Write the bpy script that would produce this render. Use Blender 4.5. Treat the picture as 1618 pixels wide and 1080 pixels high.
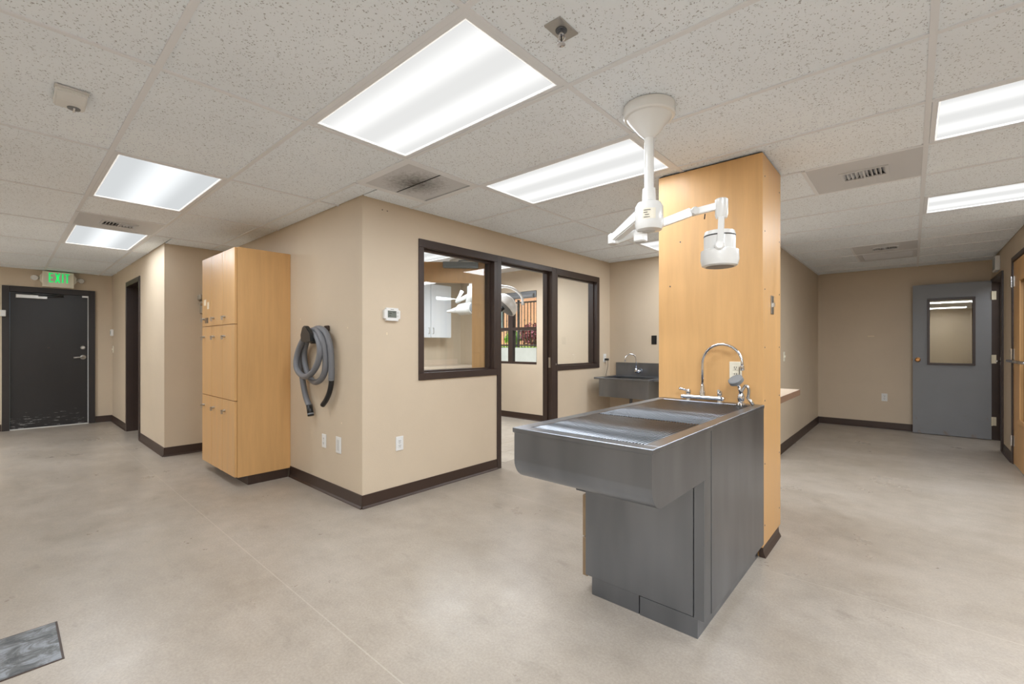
import bpy, bmesh, math, random
from mathutils import Vector, Matrix
random.seed(7)
for o in list(bpy.data.objects): bpy.data.objects.remove(o, do_unlink=True)
SC = bpy.context.scene
COL = SC.collection
R = math.radians

# ------------------------------------------------------------------ camera
FPX, CXP, CYP, YAW = 710.82, 829.2, 545.65, R(40.729)
CAMH = 1.261
H = 2.416                                   # finished ceiling height
cam_d = bpy.data.cameras.new('camera'); cam = bpy.data.objects.new('camera', cam_d); COL.objects.link(cam)
cam_d.sensor_width = 36; cam_d.lens = FPX / 1618 * 36
cam_d.shift_x = (809 - CXP) / 1618; cam_d.shift_y = (CYP - 540) / 1618
cam_d.clip_start = 0.02; cam_d.clip_end = 200
cam.location = (0, 0, CAMH); cam.rotation_euler = (R(90), 0, YAW)
SC.camera = cam

# ------------------------------------------------------------------ world, sun, exposure
SC.view_settings.view_transform = 'Standard'; SC.view_settings.look = 'None'
SC.view_settings.gamma = 1; SC.view_settings.use_curve_mapping = False
SC.view_settings.exposure = 0.12
LAMP_W = 25.8                               # watts of one ceiling troffer
LENS = 0.97                                 # radiance of a lit troffer lens
w = bpy.data.worlds.new('sky'); SC.world = w; w.use_nodes = True
wn = w.node_tree.nodes; bg = wn['Background']
sky = wn.new('ShaderNodeTexSky'); sky.sky_type = 'HOSEK_WILKIE'; sky.turbidity = 3
sky.sun_direction = (-0.35, -0.55, 0.76)
w.node_tree.links.new(sky.outputs[0], bg.inputs[0]); bg.inputs[1].default_value = 0.7
sd = bpy.data.lights.new('sun', 'SUN'); sd.energy = 8.0; sd.angle = R(0.6); sd.color = (1, .96, .88)
so = bpy.data.objects.new('sun', sd); COL.objects.link(so)
so.rotation_euler = Vector((-0.35, -0.55, 0.76)).to_track_quat('Z', 'Y').to_euler()

# ------------------------------------------------------------------ materials
MATS = {}
def lin(c):
    return tuple(((v/255)/12.92 if v/255 <= .04045 else ((v/255+.055)/1.055)**2.4) for v in c)
def mat(name, rgb, rough=.5, metal=0, spec=.5, var=0, vscale=3, stretch=(1, 1, 1), bump=0, bscale=60, rvar=0, det=6, emit=None, estr=0, coat=0):
    """rgb is an sRGB triple; var = brightness variation, all procedural"""
    m = bpy.data.materials.new(name); m.use_nodes = True
    nt = m.node_tree; N = nt.nodes; L = nt.links; b = N['Principled BSDF']
    c = lin(rgb)
    b.inputs['Base Color'].default_value = (*c, 1); b.inputs['Roughness'].default_value = rough
    b.inputs['Metallic'].default_value = metal; b.inputs['Specular IOR Level'].default_value = spec
    if coat: b.inputs['Coat Weight'].default_value = coat; b.inputs['Coat Roughness'].default_value = .1
    if emit: b.inputs['Emission Color'].default_value = (*lin(emit), 1); b.inputs['Emission Strength'].default_value = estr
    if var or bump or rvar:
        g = N.new('ShaderNodeNewGeometry'); mp = N.new('ShaderNodeMapping'); mp.inputs['Scale'].default_value = stretch
        L.new(g.outputs['Position'], mp.inputs['Vector'])
        if var or rvar:
            n = N.new('ShaderNodeTexNoise'); n.inputs['Scale'].default_value = vscale; n.inputs['Detail'].default_value = det
            n.inputs['Roughness'].default_value = .62 if det > 3 else .45
            L.new(mp.outputs[0], n.inputs['Vector'])
        if var:
            r = N.new('ShaderNodeValToRGB'); e = r.color_ramp.elements
            e[0].position = .3; e[1].position = .7
            e[0].color = (*[v*(1-var) for v in c], 1); e[1].color = (*[min(1, v*(1+var)) for v in c], 1)
            L.new(n.outputs[0], r.inputs[0]); L.new(r.outputs[0], b.inputs['Base Color'])
        if rvar:
            q = N.new('ShaderNodeMapRange'); q.inputs['To Min'].default_value = max(.02, rough-rvar); q.inputs['To Max'].default_value = rough+rvar
            q.inputs['From Min'].default_value = .3; q.inputs['From Max'].default_value = .7
            L.new(n.outputs[0], q.inputs[0]); L.new(q.outputs[0], b.inputs['Roughness'])
        if bump:
            n2 = N.new('ShaderNodeTexNoise'); n2.inputs['Scale'].default_value = bscale; n2.inputs['Detail'].default_value = 3
            L.new(mp.outputs[0], n2.inputs['Vector'])
            bp = N.new('ShaderNodeBump'); bp.inputs['Strength'].default_value = bump; bp.inputs['Distance'].default_value = .004
            L.new(n2.outputs[0], bp.inputs['Height']); L.new(bp.outputs[0], b.inputs['Normal'])
    MATS[name] = m
    return m

mat('wall_paint', (203, 187, 165), .55, var=.04, vscale=1.3, bump=.12, bscale=90, spec=.35)
mat('brown_metal', (58, 45, 40), .38, spec=.5, var=.10, vscale=5)
mat('dark_frame', (40, 34, 33), .4)
mat('brown_vinyl', (58, 42, 34), .42, spec=.5)
mat('black_door', (30, 28, 29), .32, var=.25, vscale=2, stretch=(1, 1, .5))
mat('inner_leaf', (60, 45, 44), .45, var=.08)
mat('maple', (209, 164, 109), .38, var=.07, vscale=2.2, stretch=(9, 9, .7), rvar=.05)
mat('maple_edge', (214, 168, 112), .45, var=.06, vscale=3, stretch=(6, 6, 1))
mat('steel', (137, 142, 150), .33, metal=1, var=.13, vscale=3.2, stretch=(2.2, 2.2, .55), det=2)
mat('steel_dark', (104, 108, 114), .4, metal=1, var=.2, vscale=3, stretch=(2, 2, 1))
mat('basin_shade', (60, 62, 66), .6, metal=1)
mat('rod', (128, 131, 136), .30, metal=1)
mat('chrome', (215, 216, 220), .10, metal=1)
mat('satin', (190, 188, 184), .3, metal=1)
mat('white_plastic', (224, 224, 222), .35)
mat('white_enamel', (228, 228, 226), .25, coat=.3)
mat('grey_white', (206, 205, 202), .4)
mat('ivory', (232, 226, 208), .4)
mat('black_plastic', (22, 22, 23), .4)
mat('dark_void', (14, 14, 14), .8)
mat('grey_rubber', (112, 113, 117), .5, bump=.3, bscale=200)
mat('lcd', (112, 118, 112), .2)
mat('slot', (40, 38, 36), .6)
mat('tee', (230, 233, 238), .45)
mat('panel_grey', (208, 210, 214), .45)
mat('closer_grey', (138, 150, 160), .4)
mat('brass', (170, 125, 80), .28, metal=1)
mat('hinge_ivory', (214, 204, 180), .45)
mat('laminate', (214, 196, 176), .35, var=.05, vscale=40)
mat('laminate_edge', (126, 96, 76), .45, var=.2, vscale=60)
mat('white_laminate', (232, 234, 238), .3)
mat('drawer_edge', (140, 118, 92), .5, var=.1, vscale=10)
mat('brick_pale', (214, 160, 134), .85, var=.12, vscale=3)
mat('mortar', (205, 180, 165), .9)
mat('concrete', (168, 172, 170), .85, var=.08, vscale=3)
mat('grass', (120, 170, 40), .9, var=.3, vscale=8)
mat('iron', (40, 36, 36), .5)
mat('red_leaf', (120, 30, 60), .6, var=.4, vscale=9)
mat('green_leaf', (130, 180, 40), .6, var=.3, vscale=9)
mat('inner_tile', (186, 178, 166), .22, var=.14, vscale=3)
mat('grout', (120, 110, 100), .8)
mat('green_glow', (40, 220, 110), .4, emit=(20, 235, 120), estr=.55)
mat('smudge_white', (232, 214, 186), .6)
mat('dispenser_grey', (150, 140, 124), .5)
mat('slate_grey', (120, 122, 124), .5)

def glass_mat(name, refl=.0, tint=(1, 1, 1)):
    m = bpy.data.materials.new(name); m.use_nodes = True; nt = m.node_tree; N = nt.nodes; L = nt.links
    N.remove(N['Principled BSDF']); out = N['Material Output']
    t = N.new('ShaderNodeBsdfTransparent'); t.inputs[0].default_value = (*tint, 1)
    g = N.new('ShaderNodeBsdfGlossy'); g.inputs['Roughness'].default_value = .015
    geo = N.new('ShaderNodeNewGeometry'); dt = N.new('ShaderNodeVectorMath'); dt.operation = 'DOT_PRODUCT'
    L.new(geo.outputs['Normal'], dt.inputs[0]); L.new(geo.outputs['Incoming'], dt.inputs[1])
    ab = N.new('ShaderNodeMath'); ab.operation = 'ABSOLUTE'; L.new(dt.outputs['Value'], ab.inputs[0])
    om = N.new('ShaderNodeMath'); om.operation = 'SUBTRACT'; om.inputs[0].default_value = 1; om.use_clamp = True; L.new(ab.outputs[0], om.inputs[1])
    pw = N.new('ShaderNodeMath'); pw.operation = 'POWER'; pw.inputs[1].default_value = 5; L.new(om.outputs[0], pw.inputs[0])
    f = N.new('ShaderNodeMath'); f.operation = 'MULTIPLY_ADD'; f.inputs[1].default_value = .96; f.inputs[2].default_value = .035; L.new(pw.outputs[0], f.inputs[0])
    a = N.new('ShaderNodeMath'); a.operation = 'ADD'; a.use_clamp = True; a.inputs[1].default_value = refl
    mx = N.new('ShaderNodeMixShader')
    L.new(f.outputs[0], a.inputs[0]); L.new(a.outputs[0], mx.inputs[0]); L.new(t.outputs[0], mx.inputs[1]); L.new(g.outputs[0], mx.inputs[2])
    L.new(mx.outputs[0], out.inputs[0]); MATS[name] = m
glass_mat('glass', .0, (.97, .98, .98)); glass_mat('door_glass', .06, (.9, .88, .82))

def floor_mat():
    m = mat('floor_vinyl', (194, 183, 168), .30, spec=.5); nt = m.node_tree; N = nt.nodes; L = nt.links; b = N['Principled BSDF']
    g = N.new('ShaderNodeNewGeometry')
    def noise(scale, det, rough, st=(1, 1, 1)):
        mp = N.new('ShaderNodeMapping'); mp.inputs['Scale'].default_value = st; L.new(g.outputs['Position'], mp.inputs[0])
        n = N.new('ShaderNodeTexNoise'); n.inputs['Scale'].default_value = scale; n.inputs['Detail'].default_value = det; n.inputs['Roughness'].default_value = rough
        L.new(mp.outputs[0], n.inputs['Vector']); return n
    def ramp(n, p0, c0, p1, c1):
        r = N.new('ShaderNodeValToRGB'); e = r.color_ramp.elements
        e[0].position = p0; e[0].color = (*c0, 1); e[1].position = p1; e[1].color = (*c1, 1); L.new(n.outputs[0], r.inputs[0]); return r
    def mul(a, bb, fac=1):
        x = N.new('ShaderNodeMix'); x.data_type = 'RGBA'; x.blend_type = 'MULTIPLY'; x.inputs[0].default_value = fac
        L.new(a, x.inputs[6]); L.new(bb, x.inputs[7]); return x.outputs[2]
    big = ramp(noise(.9, 6, .68, (1, 1.6, 1)), .32, lin((153, 142, 129)), .68, lin((172, 162, 151)))
    mid = ramp(noise(7, 5, .7), .3, (.90, .90, .90), .7, (1.05, 1.05, 1.05))
    fine = ramp(noise(95, 3, .7), .32, (.86, .86, .85), .66, (1.07, 1.07, 1.07))
    scuff = ramp(noise(3.1, 4, .7, (1, 2.2, 1)), .22, (.76, .75, .73), .40, (1, 1, 1))
    col = mul(mul(mul(big.outputs[0], mid.outputs[0]), fine.outputs[0]), scuff.outputs[0])
    # faint welded seam of the sheet floor, at y = 0.975 and every 1.83 m
    sx = N.new('ShaderNodeSeparateXYZ'); L.new(g.outputs['Position'], sx.inputs[0])
    a = N.new('ShaderNodeMath'); a.operation = 'ADD'; a.inputs[1].default_value = 1.83*10+.915-.975; L.new(sx.outputs[1], a.inputs[0])
    md = N.new('ShaderNodeMath'); md.operation = 'MODULO'; md.inputs[1].default_value = 1.83; L.new(a.outputs[0], md.inputs[0])
    cp = N.new('ShaderNodeMath'); cp.operation = 'COMPARE'; cp.inputs[1].default_value = .915; cp.inputs[2].default_value = .003; L.new(md.outputs[0], cp.inputs[0])
    x = N.new('ShaderNodeMix'); x.data_type = 'RGBA'; L.new(col, x.inputs[6]); x.inputs[7].default_value = (*lin((212, 203, 190)), 1)
    f2 = N.new('ShaderNodeMath'); f2.operation = 'MULTIPLY'; f2.inputs[1].default_value = .22; L.new(cp.outputs[0], f2.inputs[0]); L.new(f2.outputs[0], x.inputs[0])
    L.new(x.outputs[2], b.inputs['Base Color'])
    rr = N.new('ShaderNodeMapRange'); rr.inputs['From Min'].default_value = .3; rr.inputs['From Max'].default_value = .7
    rr.inputs['To Min'].default_value = .24; rr.inputs['To Max'].default_value = .44
    L.new(noise(1.6, 6, .7).outputs[0], rr.inputs[0]); L.new(rr.outputs[0], b.inputs['Roughness'])
    bp = N.new('ShaderNodeBump'); bp.inputs['Strength'].default_value = .10; bp.inputs['Distance'].default_value = .004
    L.new(noise(14, 4, .6).outputs[0], bp.inputs['Height']); L.new(bp.outputs[0], b.inputs['Normal'])
floor_mat()

def tile_mat():
    m = mat('ceiling_tile', (222, 217, 211), .85, spec=.2); nt = m.node_tree; N = nt.nodes; L = nt.links; b = N['Principled BSDF']
    g = N.new('ShaderNodeNewGeometry')
    wob = N.new('ShaderNodeTexNoise'); wob.inputs['Scale'].default_value = 45; L.new(g.outputs['Position'], wob.inputs['Vector'])
    ad = N.new('ShaderNodeVectorMath'); ad.operation = 'MULTIPLY_ADD'; ad.inputs[1].default_value = (.022, .022, .022)
    L.new(wob.outputs['Color'], ad.inputs[0]); L.new(g.outputs['Position'], ad.inputs[2])
    v = N.new('ShaderNodeTexVoronoi'); v.inputs['Scale'].default_value = 112; v.inputs['Randomness'].default_value = 1; L.new(ad.outputs[0], v.inputs['Vector'])
    n = N.new('ShaderNodeTexNoise'); n.inputs['Scale'].default_value = 85; n.inputs['Detail'].default_value = 2; L.new(ad.outputs[0], n.inputs['Vector'])
    th = N.new('ShaderNodeMapRange'); th.inputs['From Min'].default_value = .40; th.inputs['From Max'].default_value = .60
    th.inputs['To Min'].default_value = .0; th.inputs['To Max'].default_value = .42; L.new(n.outputs[0], th.inputs[0])
    df = N.new('ShaderNodeMath'); df.operation = 'SUBTRACT'; L.new(th.outputs[0], df.inputs[0]); L.new(v.outputs['Distance'], df.inputs[1])
    sc = N.new('ShaderNodeMath'); sc.operation = 'MULTIPLY'; sc.inputs[1].default_value = 7; sc.use_clamp = True; L.new(df.outputs[0], sc.inputs[0])
    x = N.new('ShaderNodeMix'); x.data_type = 'RGBA'; L.new(sc.outputs[0], x.inputs[0])
    x.inputs[6].default_value = (*lin((241, 248, 255)), 1); x.inputs[7].default_value = (*lin((180, 182, 186)), 1)
    n3 = N.new('ShaderNodeTexNoise'); n3.inputs['Scale'].default_value = 1.1; n3.inputs['Detail'].default_value = 4; L.new(g.outputs['Position'], n3.inputs['Vector'])
    r3 = N.new('ShaderNodeMapRange'); r3.inputs['From Min'].default_value = .3; r3.inputs['From Max'].default_value = .7; r3.inputs['To Min'].default_value = .94; r3.inputs['To Max'].default_value = 1.02
    L.new(n3.outputs[0], r3.inputs[0])
    mu = N.new('ShaderNodeMix'); mu.data_type = 'RGBA'; mu.blend_type = 'MULTIPLY'; mu.inputs[0].default_value = 1
    L.new(x.outputs[2], mu.inputs[6]); L.new(r3.outputs[0], mu.inputs[7])
    L.new(mu.outputs[2], b.inputs['Base Color'])
    bp = N.new('ShaderNodeBump'); bp.inputs['Strength'].default_value = .5; bp.inputs['Distance'].default_value = .004; bp.invert = True
    L.new(sc.outputs[0], bp.inputs['Height']); L.new(bp.outputs[0], b.inputs['Normal'])
tile_mat()

def lens_mat(name='lit_lens', off=.135, lo=.78, col=(1, 1, .985), wd=.12):
    m = bpy.data.materials.new(name); m.use_nodes = True; nt = m.node_tree; N = nt.nodes; L = nt.links
    N.remove(N['Principled BSDF']); em = N.new('ShaderNodeEmission'); L.new(em.outputs[0], N['Material Output'].inputs[0])
    tc = N.new('ShaderNodeTexCoord'); sx = N.new('ShaderNodeSeparateXYZ'); L.new(tc.outputs['Object'], sx.inputs[0])
    ab = N.new('ShaderNodeMath'); ab.operation = 'ABSOLUTE'; L.new(sx.outputs[1], ab.inputs[0])
    # two fluorescent tubes glow through the prismatic lens at y = +-0.135
    r = N.new('ShaderNodeMapRange'); r.interpolation_type = 'SMOOTHERSTEP'
    d = N.new('ShaderNodeMath'); d.operation = 'SUBTRACT'; d.inputs[1].default_value = off; L.new(ab.outputs[0], d.inputs[0])
    d2 = N.new('ShaderNodeMath'); d2.operation = 'ABSOLUTE'; L.new(d.outputs[0], d2.inputs[0])
    r.inputs['From Min'].default_value = .0; r.inputs['From Max'].default_value = wd
    r.inputs['To Min'].default_value = LENS*1.03; r.inputs['To Max'].default_value = LENS*lo
    L.new(d2.outputs[0], r.inputs[0]); L.new(r.outputs[0], em.inputs[1])
    em.inputs[0].default_value = (*col, 1); MATS[name] = m
lens_mat(); lens_mat('dim_lens', 0, .68, (.95, .985, 1), .2)
mat('lens_rim', (240, 240, 238), .4, emit=(255, 255, 252), estr=.55)

def dusty_mat():
    m = mat('dusty_grille', (196, 192, 188), .6); nt = m.node_tree; N = nt.nodes; L = nt.links; b = N['Principled BSDF']
    tc = N.new('ShaderNodeTexCoord')
    vl = N.new('ShaderNodeVectorMath'); vl.operation = 'LENGTH'; mp = N.new('ShaderNodeMapping'); mp.inputs['Scale'].default_value = (1, 1.1, 0)
    L.new(tc.outputs['Object'], mp.inputs[0]); L.new(mp.outputs[0], vl.inputs[0])
    g = N.new('ShaderNodeNewGeometry'); n = N.new('ShaderNodeTexNoise'); n.inputs['Scale'].default_value = 34; n.inputs['Detail'].default_value = 6; n.inputs['Roughness'].default_value = .8
    L.new(g.outputs['Position'], n.inputs['Vector'])
    s = N.new('ShaderNodeMath'); s.operation = 'MULTIPLY_ADD'; s.inputs[1].default_value = .42; L.new(n.outputs[0], s.inputs[0]); L.new(vl.outputs['Value'], s.inputs[2])
    r = N.new('ShaderNodeValToRGB'); e = r.color_ramp.elements; e[0].position = .20; e[0].color = (*lin((84, 82, 80)), 1); e[1].position = .46; e[1].color = (*lin((206, 208, 212)), 1)
    L.new(s.outputs[0], r.inputs[0]); L.new(r.outputs[0], b.inputs['Base Color'])
dusty_mat()

def scuffed_door():
    m = MATS['black_door']; nt = m.node_tree; N = nt.nodes; L = nt.links; b = N['Principled BSDF']
    src = b.inputs['Base Color'].links[0].from_socket
    g = N.new('ShaderNodeNewGeometry'); mp = N.new('ShaderNodeMapping'); mp.inputs['Scale'].default_value = (1, 3, 16); L.new(g.outputs['Position'], mp.inputs[0])
    n = N.new('ShaderNodeTexNoise'); n.inputs['Scale'].default_value = 2.6; n.inputs['Detail'].default_value = 8; n.inputs['Roughness'].default_value = .75; L.new(mp.outputs[0], n.inputs['Vector'])
    sx = N.new('ShaderNodeSeparateXYZ'); L.new(g.outputs['Position'], sx.inputs[0])
    z = N.new('ShaderNodeMapRange'); z.inputs['From Min'].default_value = .12; z.inputs['From Max'].default_value = .62; z.inputs['To Min'].default_value = .0; z.inputs['To Max'].default_value = .22
    L.new(sx.outputs[2], z.inputs[0])
    s = N.new('ShaderNodeMath'); s.operation = 'SUBTRACT'; L.new(n.outputs[0], s.inputs[0]); L.new(z.outputs[0], s.inputs[1])
    q = N.new('ShaderNodeMapRange'); q.inputs['From Min'].default_value = .555; q.inputs['From Max'].default_value = .60; L.new(s.outputs[0], q.inputs[0])
    x = N.new('ShaderNodeMix'); x.data_type = 'RGBA'; L.new(q.outputs[0], x.inputs[0]); L.new(src, x.inputs[6]); x.inputs[7].default_value = (*lin((130, 128, 126)), 1)
    L.new(x.outputs[2], b.inputs['Base Color'])
scuffed_door()

def rusty_door():
    m = mat('grey_door', (124, 126, 130), .42, var=.06, vscale=1.2); nt = m.node_tree; N = nt.nodes; L = nt.links; b = N['Principled BSDF']
    src = b.inputs['Base Color'].links[0].from_socket
    g = N.new('ShaderNodeNewGeometry'); n = N.new('ShaderNodeTexNoise'); n.inputs['Scale'].default_value = 5; n.inputs['Detail'].default_value = 8; n.inputs['Roughness'].default_value = .7
    mp = N.new('ShaderNodeMapping'); mp.inputs['Scale'].default_value = (1.4, 1, .9); L.new(g.outputs['Position'], mp.inputs[0]); L.new(mp.outputs[0], n.inputs['Vector'])
    sx = N.new('ShaderNodeSeparateXYZ'); L.new(g.outputs['Position'], sx.inputs[0])
    z = N.new('ShaderNodeMapRange'); z.inputs['From Min'].default_value = .0; z.inputs['From Max'].default_value = .75; z.inputs['To Min'].default_value = .04; z.inputs['To Max'].default_value = .2
    L.new(sx.outputs[2], z.inputs[0])
    s = N.new('ShaderNodeMath'); s.operation = 'SUBTRACT'; L.new(n.outputs[0], s.inputs[0]); L.new(z.outputs[0], s.inputs[1])
    q = N.new('ShaderNodeMapRange'); q.inputs['From Min'].default_value = .50; q.inputs['From Max'].default_value = .62; q.inputs['To Max'].default_value = .6; L.new(s.outputs[0], q.inputs[0])
    x = N.new('ShaderNodeMix'); x.data_type = 'RGBA'; L.new(q.outputs[0], x.inputs[0]); L.new(src, x.inputs[6]); x.inputs[7].default_value = (*lin((120, 84, 58)), 1)
    L.new(x.outputs[2], b.inputs['Base Color'])
rusty_door()

def hatch_mat():
    m = mat('worn_plate', (108, 112, 118), .45, metal=.3); nt = m.node_tree; N = nt.nodes; L = nt.links; b = N['Principled BSDF']
    g = N.new('ShaderNodeNewGeometry'); mp = N.new('ShaderNodeMapping'); mp.inputs['Scale'].default_value = (1.0, .7, 1); L.new(g.outputs['Position'], mp.inputs[0])
    n = N.new('ShaderNodeTexNoise'); n.inputs['Scale'].default_value = 16; n.inputs['Detail'].default_value = 8; n.inputs['Roughness'].default_value = .72; n.inputs['Distortion'].default_value = .8
    L.new(mp.outputs[0], n.inputs['Vector'])
    r = N.new('ShaderNodeValToRGB'); e = r.color_ramp.elements; e[0].position = .38; e[0].color = (*lin((72, 74, 78)), 1); e[1].position = .6; e[1].color = (*lin((146, 150, 156)), 1)
    k = r.color_ramp.elements.new(.48); k.color = (*lin((104, 106, 106)), 1)
    L.new(n.outputs[0], r.inputs[0]); L.new(r.outputs[0], b.inputs['Base Color'])
hatch_mat()

# ------------------------------------------------------------------ mesh helpers
OFF = {}
def bbox(bm, x0, x1, y0, y1, z0, z1, bev=0, seg=1):
    t = bmesh.new(); bmesh.ops.create_cube(t, size=1)
    for v in t.verts: v.co = Vector(((x0+x1)/2+v.co.x*(x1-x0), (y0+y1)/2+v.co.y*(y1-y0), (z0+z1)/2+v.co.z*(z1-z0)))
    if bev: bmesh.ops.bevel(t, geom=t.edges[:], offset=bev, segments=seg, affect='EDGES', profile=.5)
    join(bm, t); return bm
def join(bm, t, M=None):
    vm = {}
    for v in t.verts: vm[v] = bm.verts.new(M @ v.co if M else v.co)
    for f in t.faces:
        try: nf = bm.faces.new([vm[v] for v in f.verts]); nf.smooth = f.smooth
        except ValueError: pass
    t.free()
def btube(bm, pts, r, n=10, caps=True, radii=None):
    pts = [Vector(p) for p in pts]; rings = []; up = None
    for i, p in enumerate(pts):
        d = (pts[min(i+1, len(pts)-1)]-pts[max(i-1, 0)]).normalized()
        if up is None: up = d.orthogonal().normalized()
        up = (up-d*up.dot(d)).normalized(); s = d.cross(up); rr = radii[i] if radii else r
        rings.append([bm.verts.new(p+(up*math.cos(2*math.pi*k/n)+s*math.sin(2*math.pi*k/n))*rr) for k in range(n)])
    for a, b in zip(rings, rings[1:]):
        for k in range(n):
            f = bm.faces.new([a[k], a[(k+1) % n], b[(k+1) % n], b[k]]); f.smooth = True
    if caps: bm.faces.new(rings[0][::-1]); bm.faces.new(rings[-1])
    return bm
def blathe(bm, prof, c=(0, 0, 0), axis=(0, 0, 1), n=28, smooth=True):
    """prof: (radius, height) along the axis"""
    q = Vector((0, 0, 1)).rotation_difference(Vector(axis)); c = Vector(c); rings = []
    for r, h in prof:
        rings.append([bm.verts.new(c+q @ Vector((max(r, 1e-4)*math.cos(2*math.pi*k/n), max(r, 1e-4)*math.sin(2*math.pi*k/n), h))) for k in range(n)])
    m = len(prof); ends = [(rings[0][::-1])]; low = rings[0]
    for i in range(m-1):
        b = rings[i+1]
        for k in range(n):
            f = bm.faces.new([low[k], low[(k+1) % n], b[(k+1) % n], b[k]]); f.smooth = smooth
        low = b
        if i+2 < m:                                        # split the ring at hard corners so they shade crisply
            d0 = Vector((prof[i+1][0]-prof[i][0], prof[i+1][1]-prof[i][1])); d1 = Vector((prof[i+2][0]-prof[i+1][0], prof[i+2][1]-prof[i+1][1]))
            if d0.length > 1e-6 and d1.length > 1e-6 and d0.angle(d1) > R(32): low = [bm.verts.new(v.co) for v in b]
    bm.faces.new([bm.verts.new(v.co) for v in rings[0][::-1]]); bm.faces.new([bm.verts.new(v.co) for v in rings[-1]]); return bm
def bprism(bm, poly, ax, a, b):
    """poly in the two other axes (cyclic order), extruded along axis ax from a to b"""
    def P(u, v, t): return {0: (t, u, v), 1: (u, t, v), 2: (u, v, t)}[ax]
    A = [bm.verts.new(P(u, v, a)) for u, v in poly]; B = [bm.verts.new(P(u, v, b)) for u, v in poly]
    n = len(poly); bm.faces.new(A); bm.faces.new(B[::-1])
    for k in range(n): bm.faces.new([A[k], B[k], B[(k+1) % n], A[(k+1) % n]])
    return bm
def spline(pts, per=6):
    P = [Vector(p) for p in pts]; out = []
    for i in range(len(P)-1):
        p0, p1, p2, p3 = P[max(i-1, 0)], P[i], P[i+1], P[min(i+2, len(P)-1)]
        for k in range(per):
            t = k/per; out.append(.5*((2*p1)+(p2-p0)*t+(2*p0-5*p1+4*p2-p3)*t*t+(3*p1-p0-3*p2+p3)*t**3))
    out.append(P[-1]); return out

def link(name, bm, material, parent=None, origin=None, autosmooth=False):
    off = OFF[parent.name] if parent else Vector(origin) if origin else Vector((0, 0, 0))
    if parent and origin: off = Vector(origin)
    for v in bm.verts: v.co -= off
    bmesh.ops.recalc_face_normals(bm, faces=bm.faces)
    me = bpy.data.meshes.new(name); bm.to_mesh(me); bm.free()
    ob = bpy.data.objects.new(name, me); COL.objects.link(ob)
    me.materials.append(MATS[material])
    if parent: ob.parent = parent; ob.location = off-OFF[parent.name]
    else: ob.location = off
    OFF[ob.name] = off
    return ob
def box(name, material, x0, x1, y0, y1, z0, z1, parent=None, bev=0, origin=None):
    return link(name, bbox(bmesh.new(), x0, x1, y0, y1, z0, z1, bev), material, parent, origin)
def boxes(name, material, L, parent=None, bev=0, origin=None):
    bm = bmesh.new()
    for b in L: bbox(bm, *b, bev)
    return link(name, bm, material, parent, origin)
def tube(name, material, pts, r, parent=None, n=10, radii=None): return link(name, btube(bmesh.new(), pts, r, n, radii=radii), material, parent)
def lathe(name, material, prof, c, axis=(0, 0, 1), parent=None, n=28): return link(name, blathe(bmesh.new(), prof, c, axis, n), material, parent)
def thing(name, label, cat, loc, group=None):
    o = bpy.data.objects.new(name, None); COL.objects.link(o); o.location = loc; o.empty_display_size = .1
    OFF[o.name] = Vector(loc); tag(o, label, cat, group); return o
def tag(o, label, cat, group=None):
    o['label'] = label; o['category'] = cat
    if group: o['group'] = group
    return o
def struct(o): o['kind'] = 'structure'; return o

# ------------------------------------------------------------------ plan of the rooms
XW, YL, XC, YC, XE = -3.22, 1.815, -6.435, 1.20, -10.15     # window wall, locker wall, corridor corner, exit wall
YS, XN, YB, XR = 5.57, -1.17, 8.73, 0.82                    # sink wall, nook left, nook back, right wall
Y0, X1 = -2.6, 3.4                                          # unseen walls behind the camera
XI, YI, YP = -6.69, 5.85, 1.935                             # inner (procedure) room
ROOMS = [(XE, X1, Y0, YC), (XC, X1, YC, YL), (XW, X1, YL, YS), (XN, XR, YS, YB), (XR, X1, YS, 5.9)]
bm = bmesh.new()
for r in ROOMS: bbox(bm, *r, -.1, 0)
for r in ((XR, 1.9, 7.7, 8.75), (-8.9, -7.7, YC, 2.6)): bbox(bm, *r, -.1, 0)
struct(link('floor', bm, 'floor_vinyl'))

def wall(name, *bs):
    return struct(boxes(name, 'wall_paint', bs))
T = .12; ZT = H+.25
wall('wall_left', (XC, XW-T, YL, YL+T, 0, ZT))
# window wall with two glazed openings and a doorway
OY0, OY1, OD0, OD1, OY2, OY3, SILL, HEAD = 2.336, 3.30, 3.357, 4.217, 4.329, 5.276, .962, 2.182
wall('wall_window', (XW-T, XW, YL, OY0, 0, ZT), (XW-T, XW, OY0, OY3, HEAD, ZT), (XW-T, XW, OY0, OY1, 0, SILL),
     (XW-T, XW, OY2, OY3, 0, SILL), (XW-T, XW, OY3, YS+T, 0, ZT))
wall('wall_sink', (XW, XN, YS, YS+T, 0, ZT))
wall('wall_nook_left', (XN-T, XN, YS+T, YB, 0, ZT))
wall('wall_back', (XN-T, 1.9, YB, YB+T, 0, ZT))
DR0, DR1 = 7.79, 8.64                                       # doorway in right wall
wall('wall_right', (XR, XR+T, 7.06, DR0-.07, 0, ZT), (XR, XR+T, DR0-.07, DR1+.06, 2.15, ZT), (XR, XR+T, DR1+.06, YB, 0, ZT),
     (XR, XR+T, 5.9, 6.02, 0, ZT), (XR, XR+T, 6.02, 7.06, 2.16, ZT))
wall('wall_jog', (XR+T, X1, 5.9, 5.9+T, 0, ZT))
wall('wall_passage', (1.9, 2.02, 7.5, YB+T, 0, ZT), (XR+T, 1.9, 7.5, 7.62, 0, ZT))
DC0, DC1 = -8.74, -7.85                                     # doorway in corridor wall
wall('wall_corridor', (XE, DC0-.06, YC, YC+T, 0, ZT), (DC1+.06, XC, YC, YC+T, 0, ZT), (DC0-.06, DC1+.06, YC, YC+T, 2.19, ZT))
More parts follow.
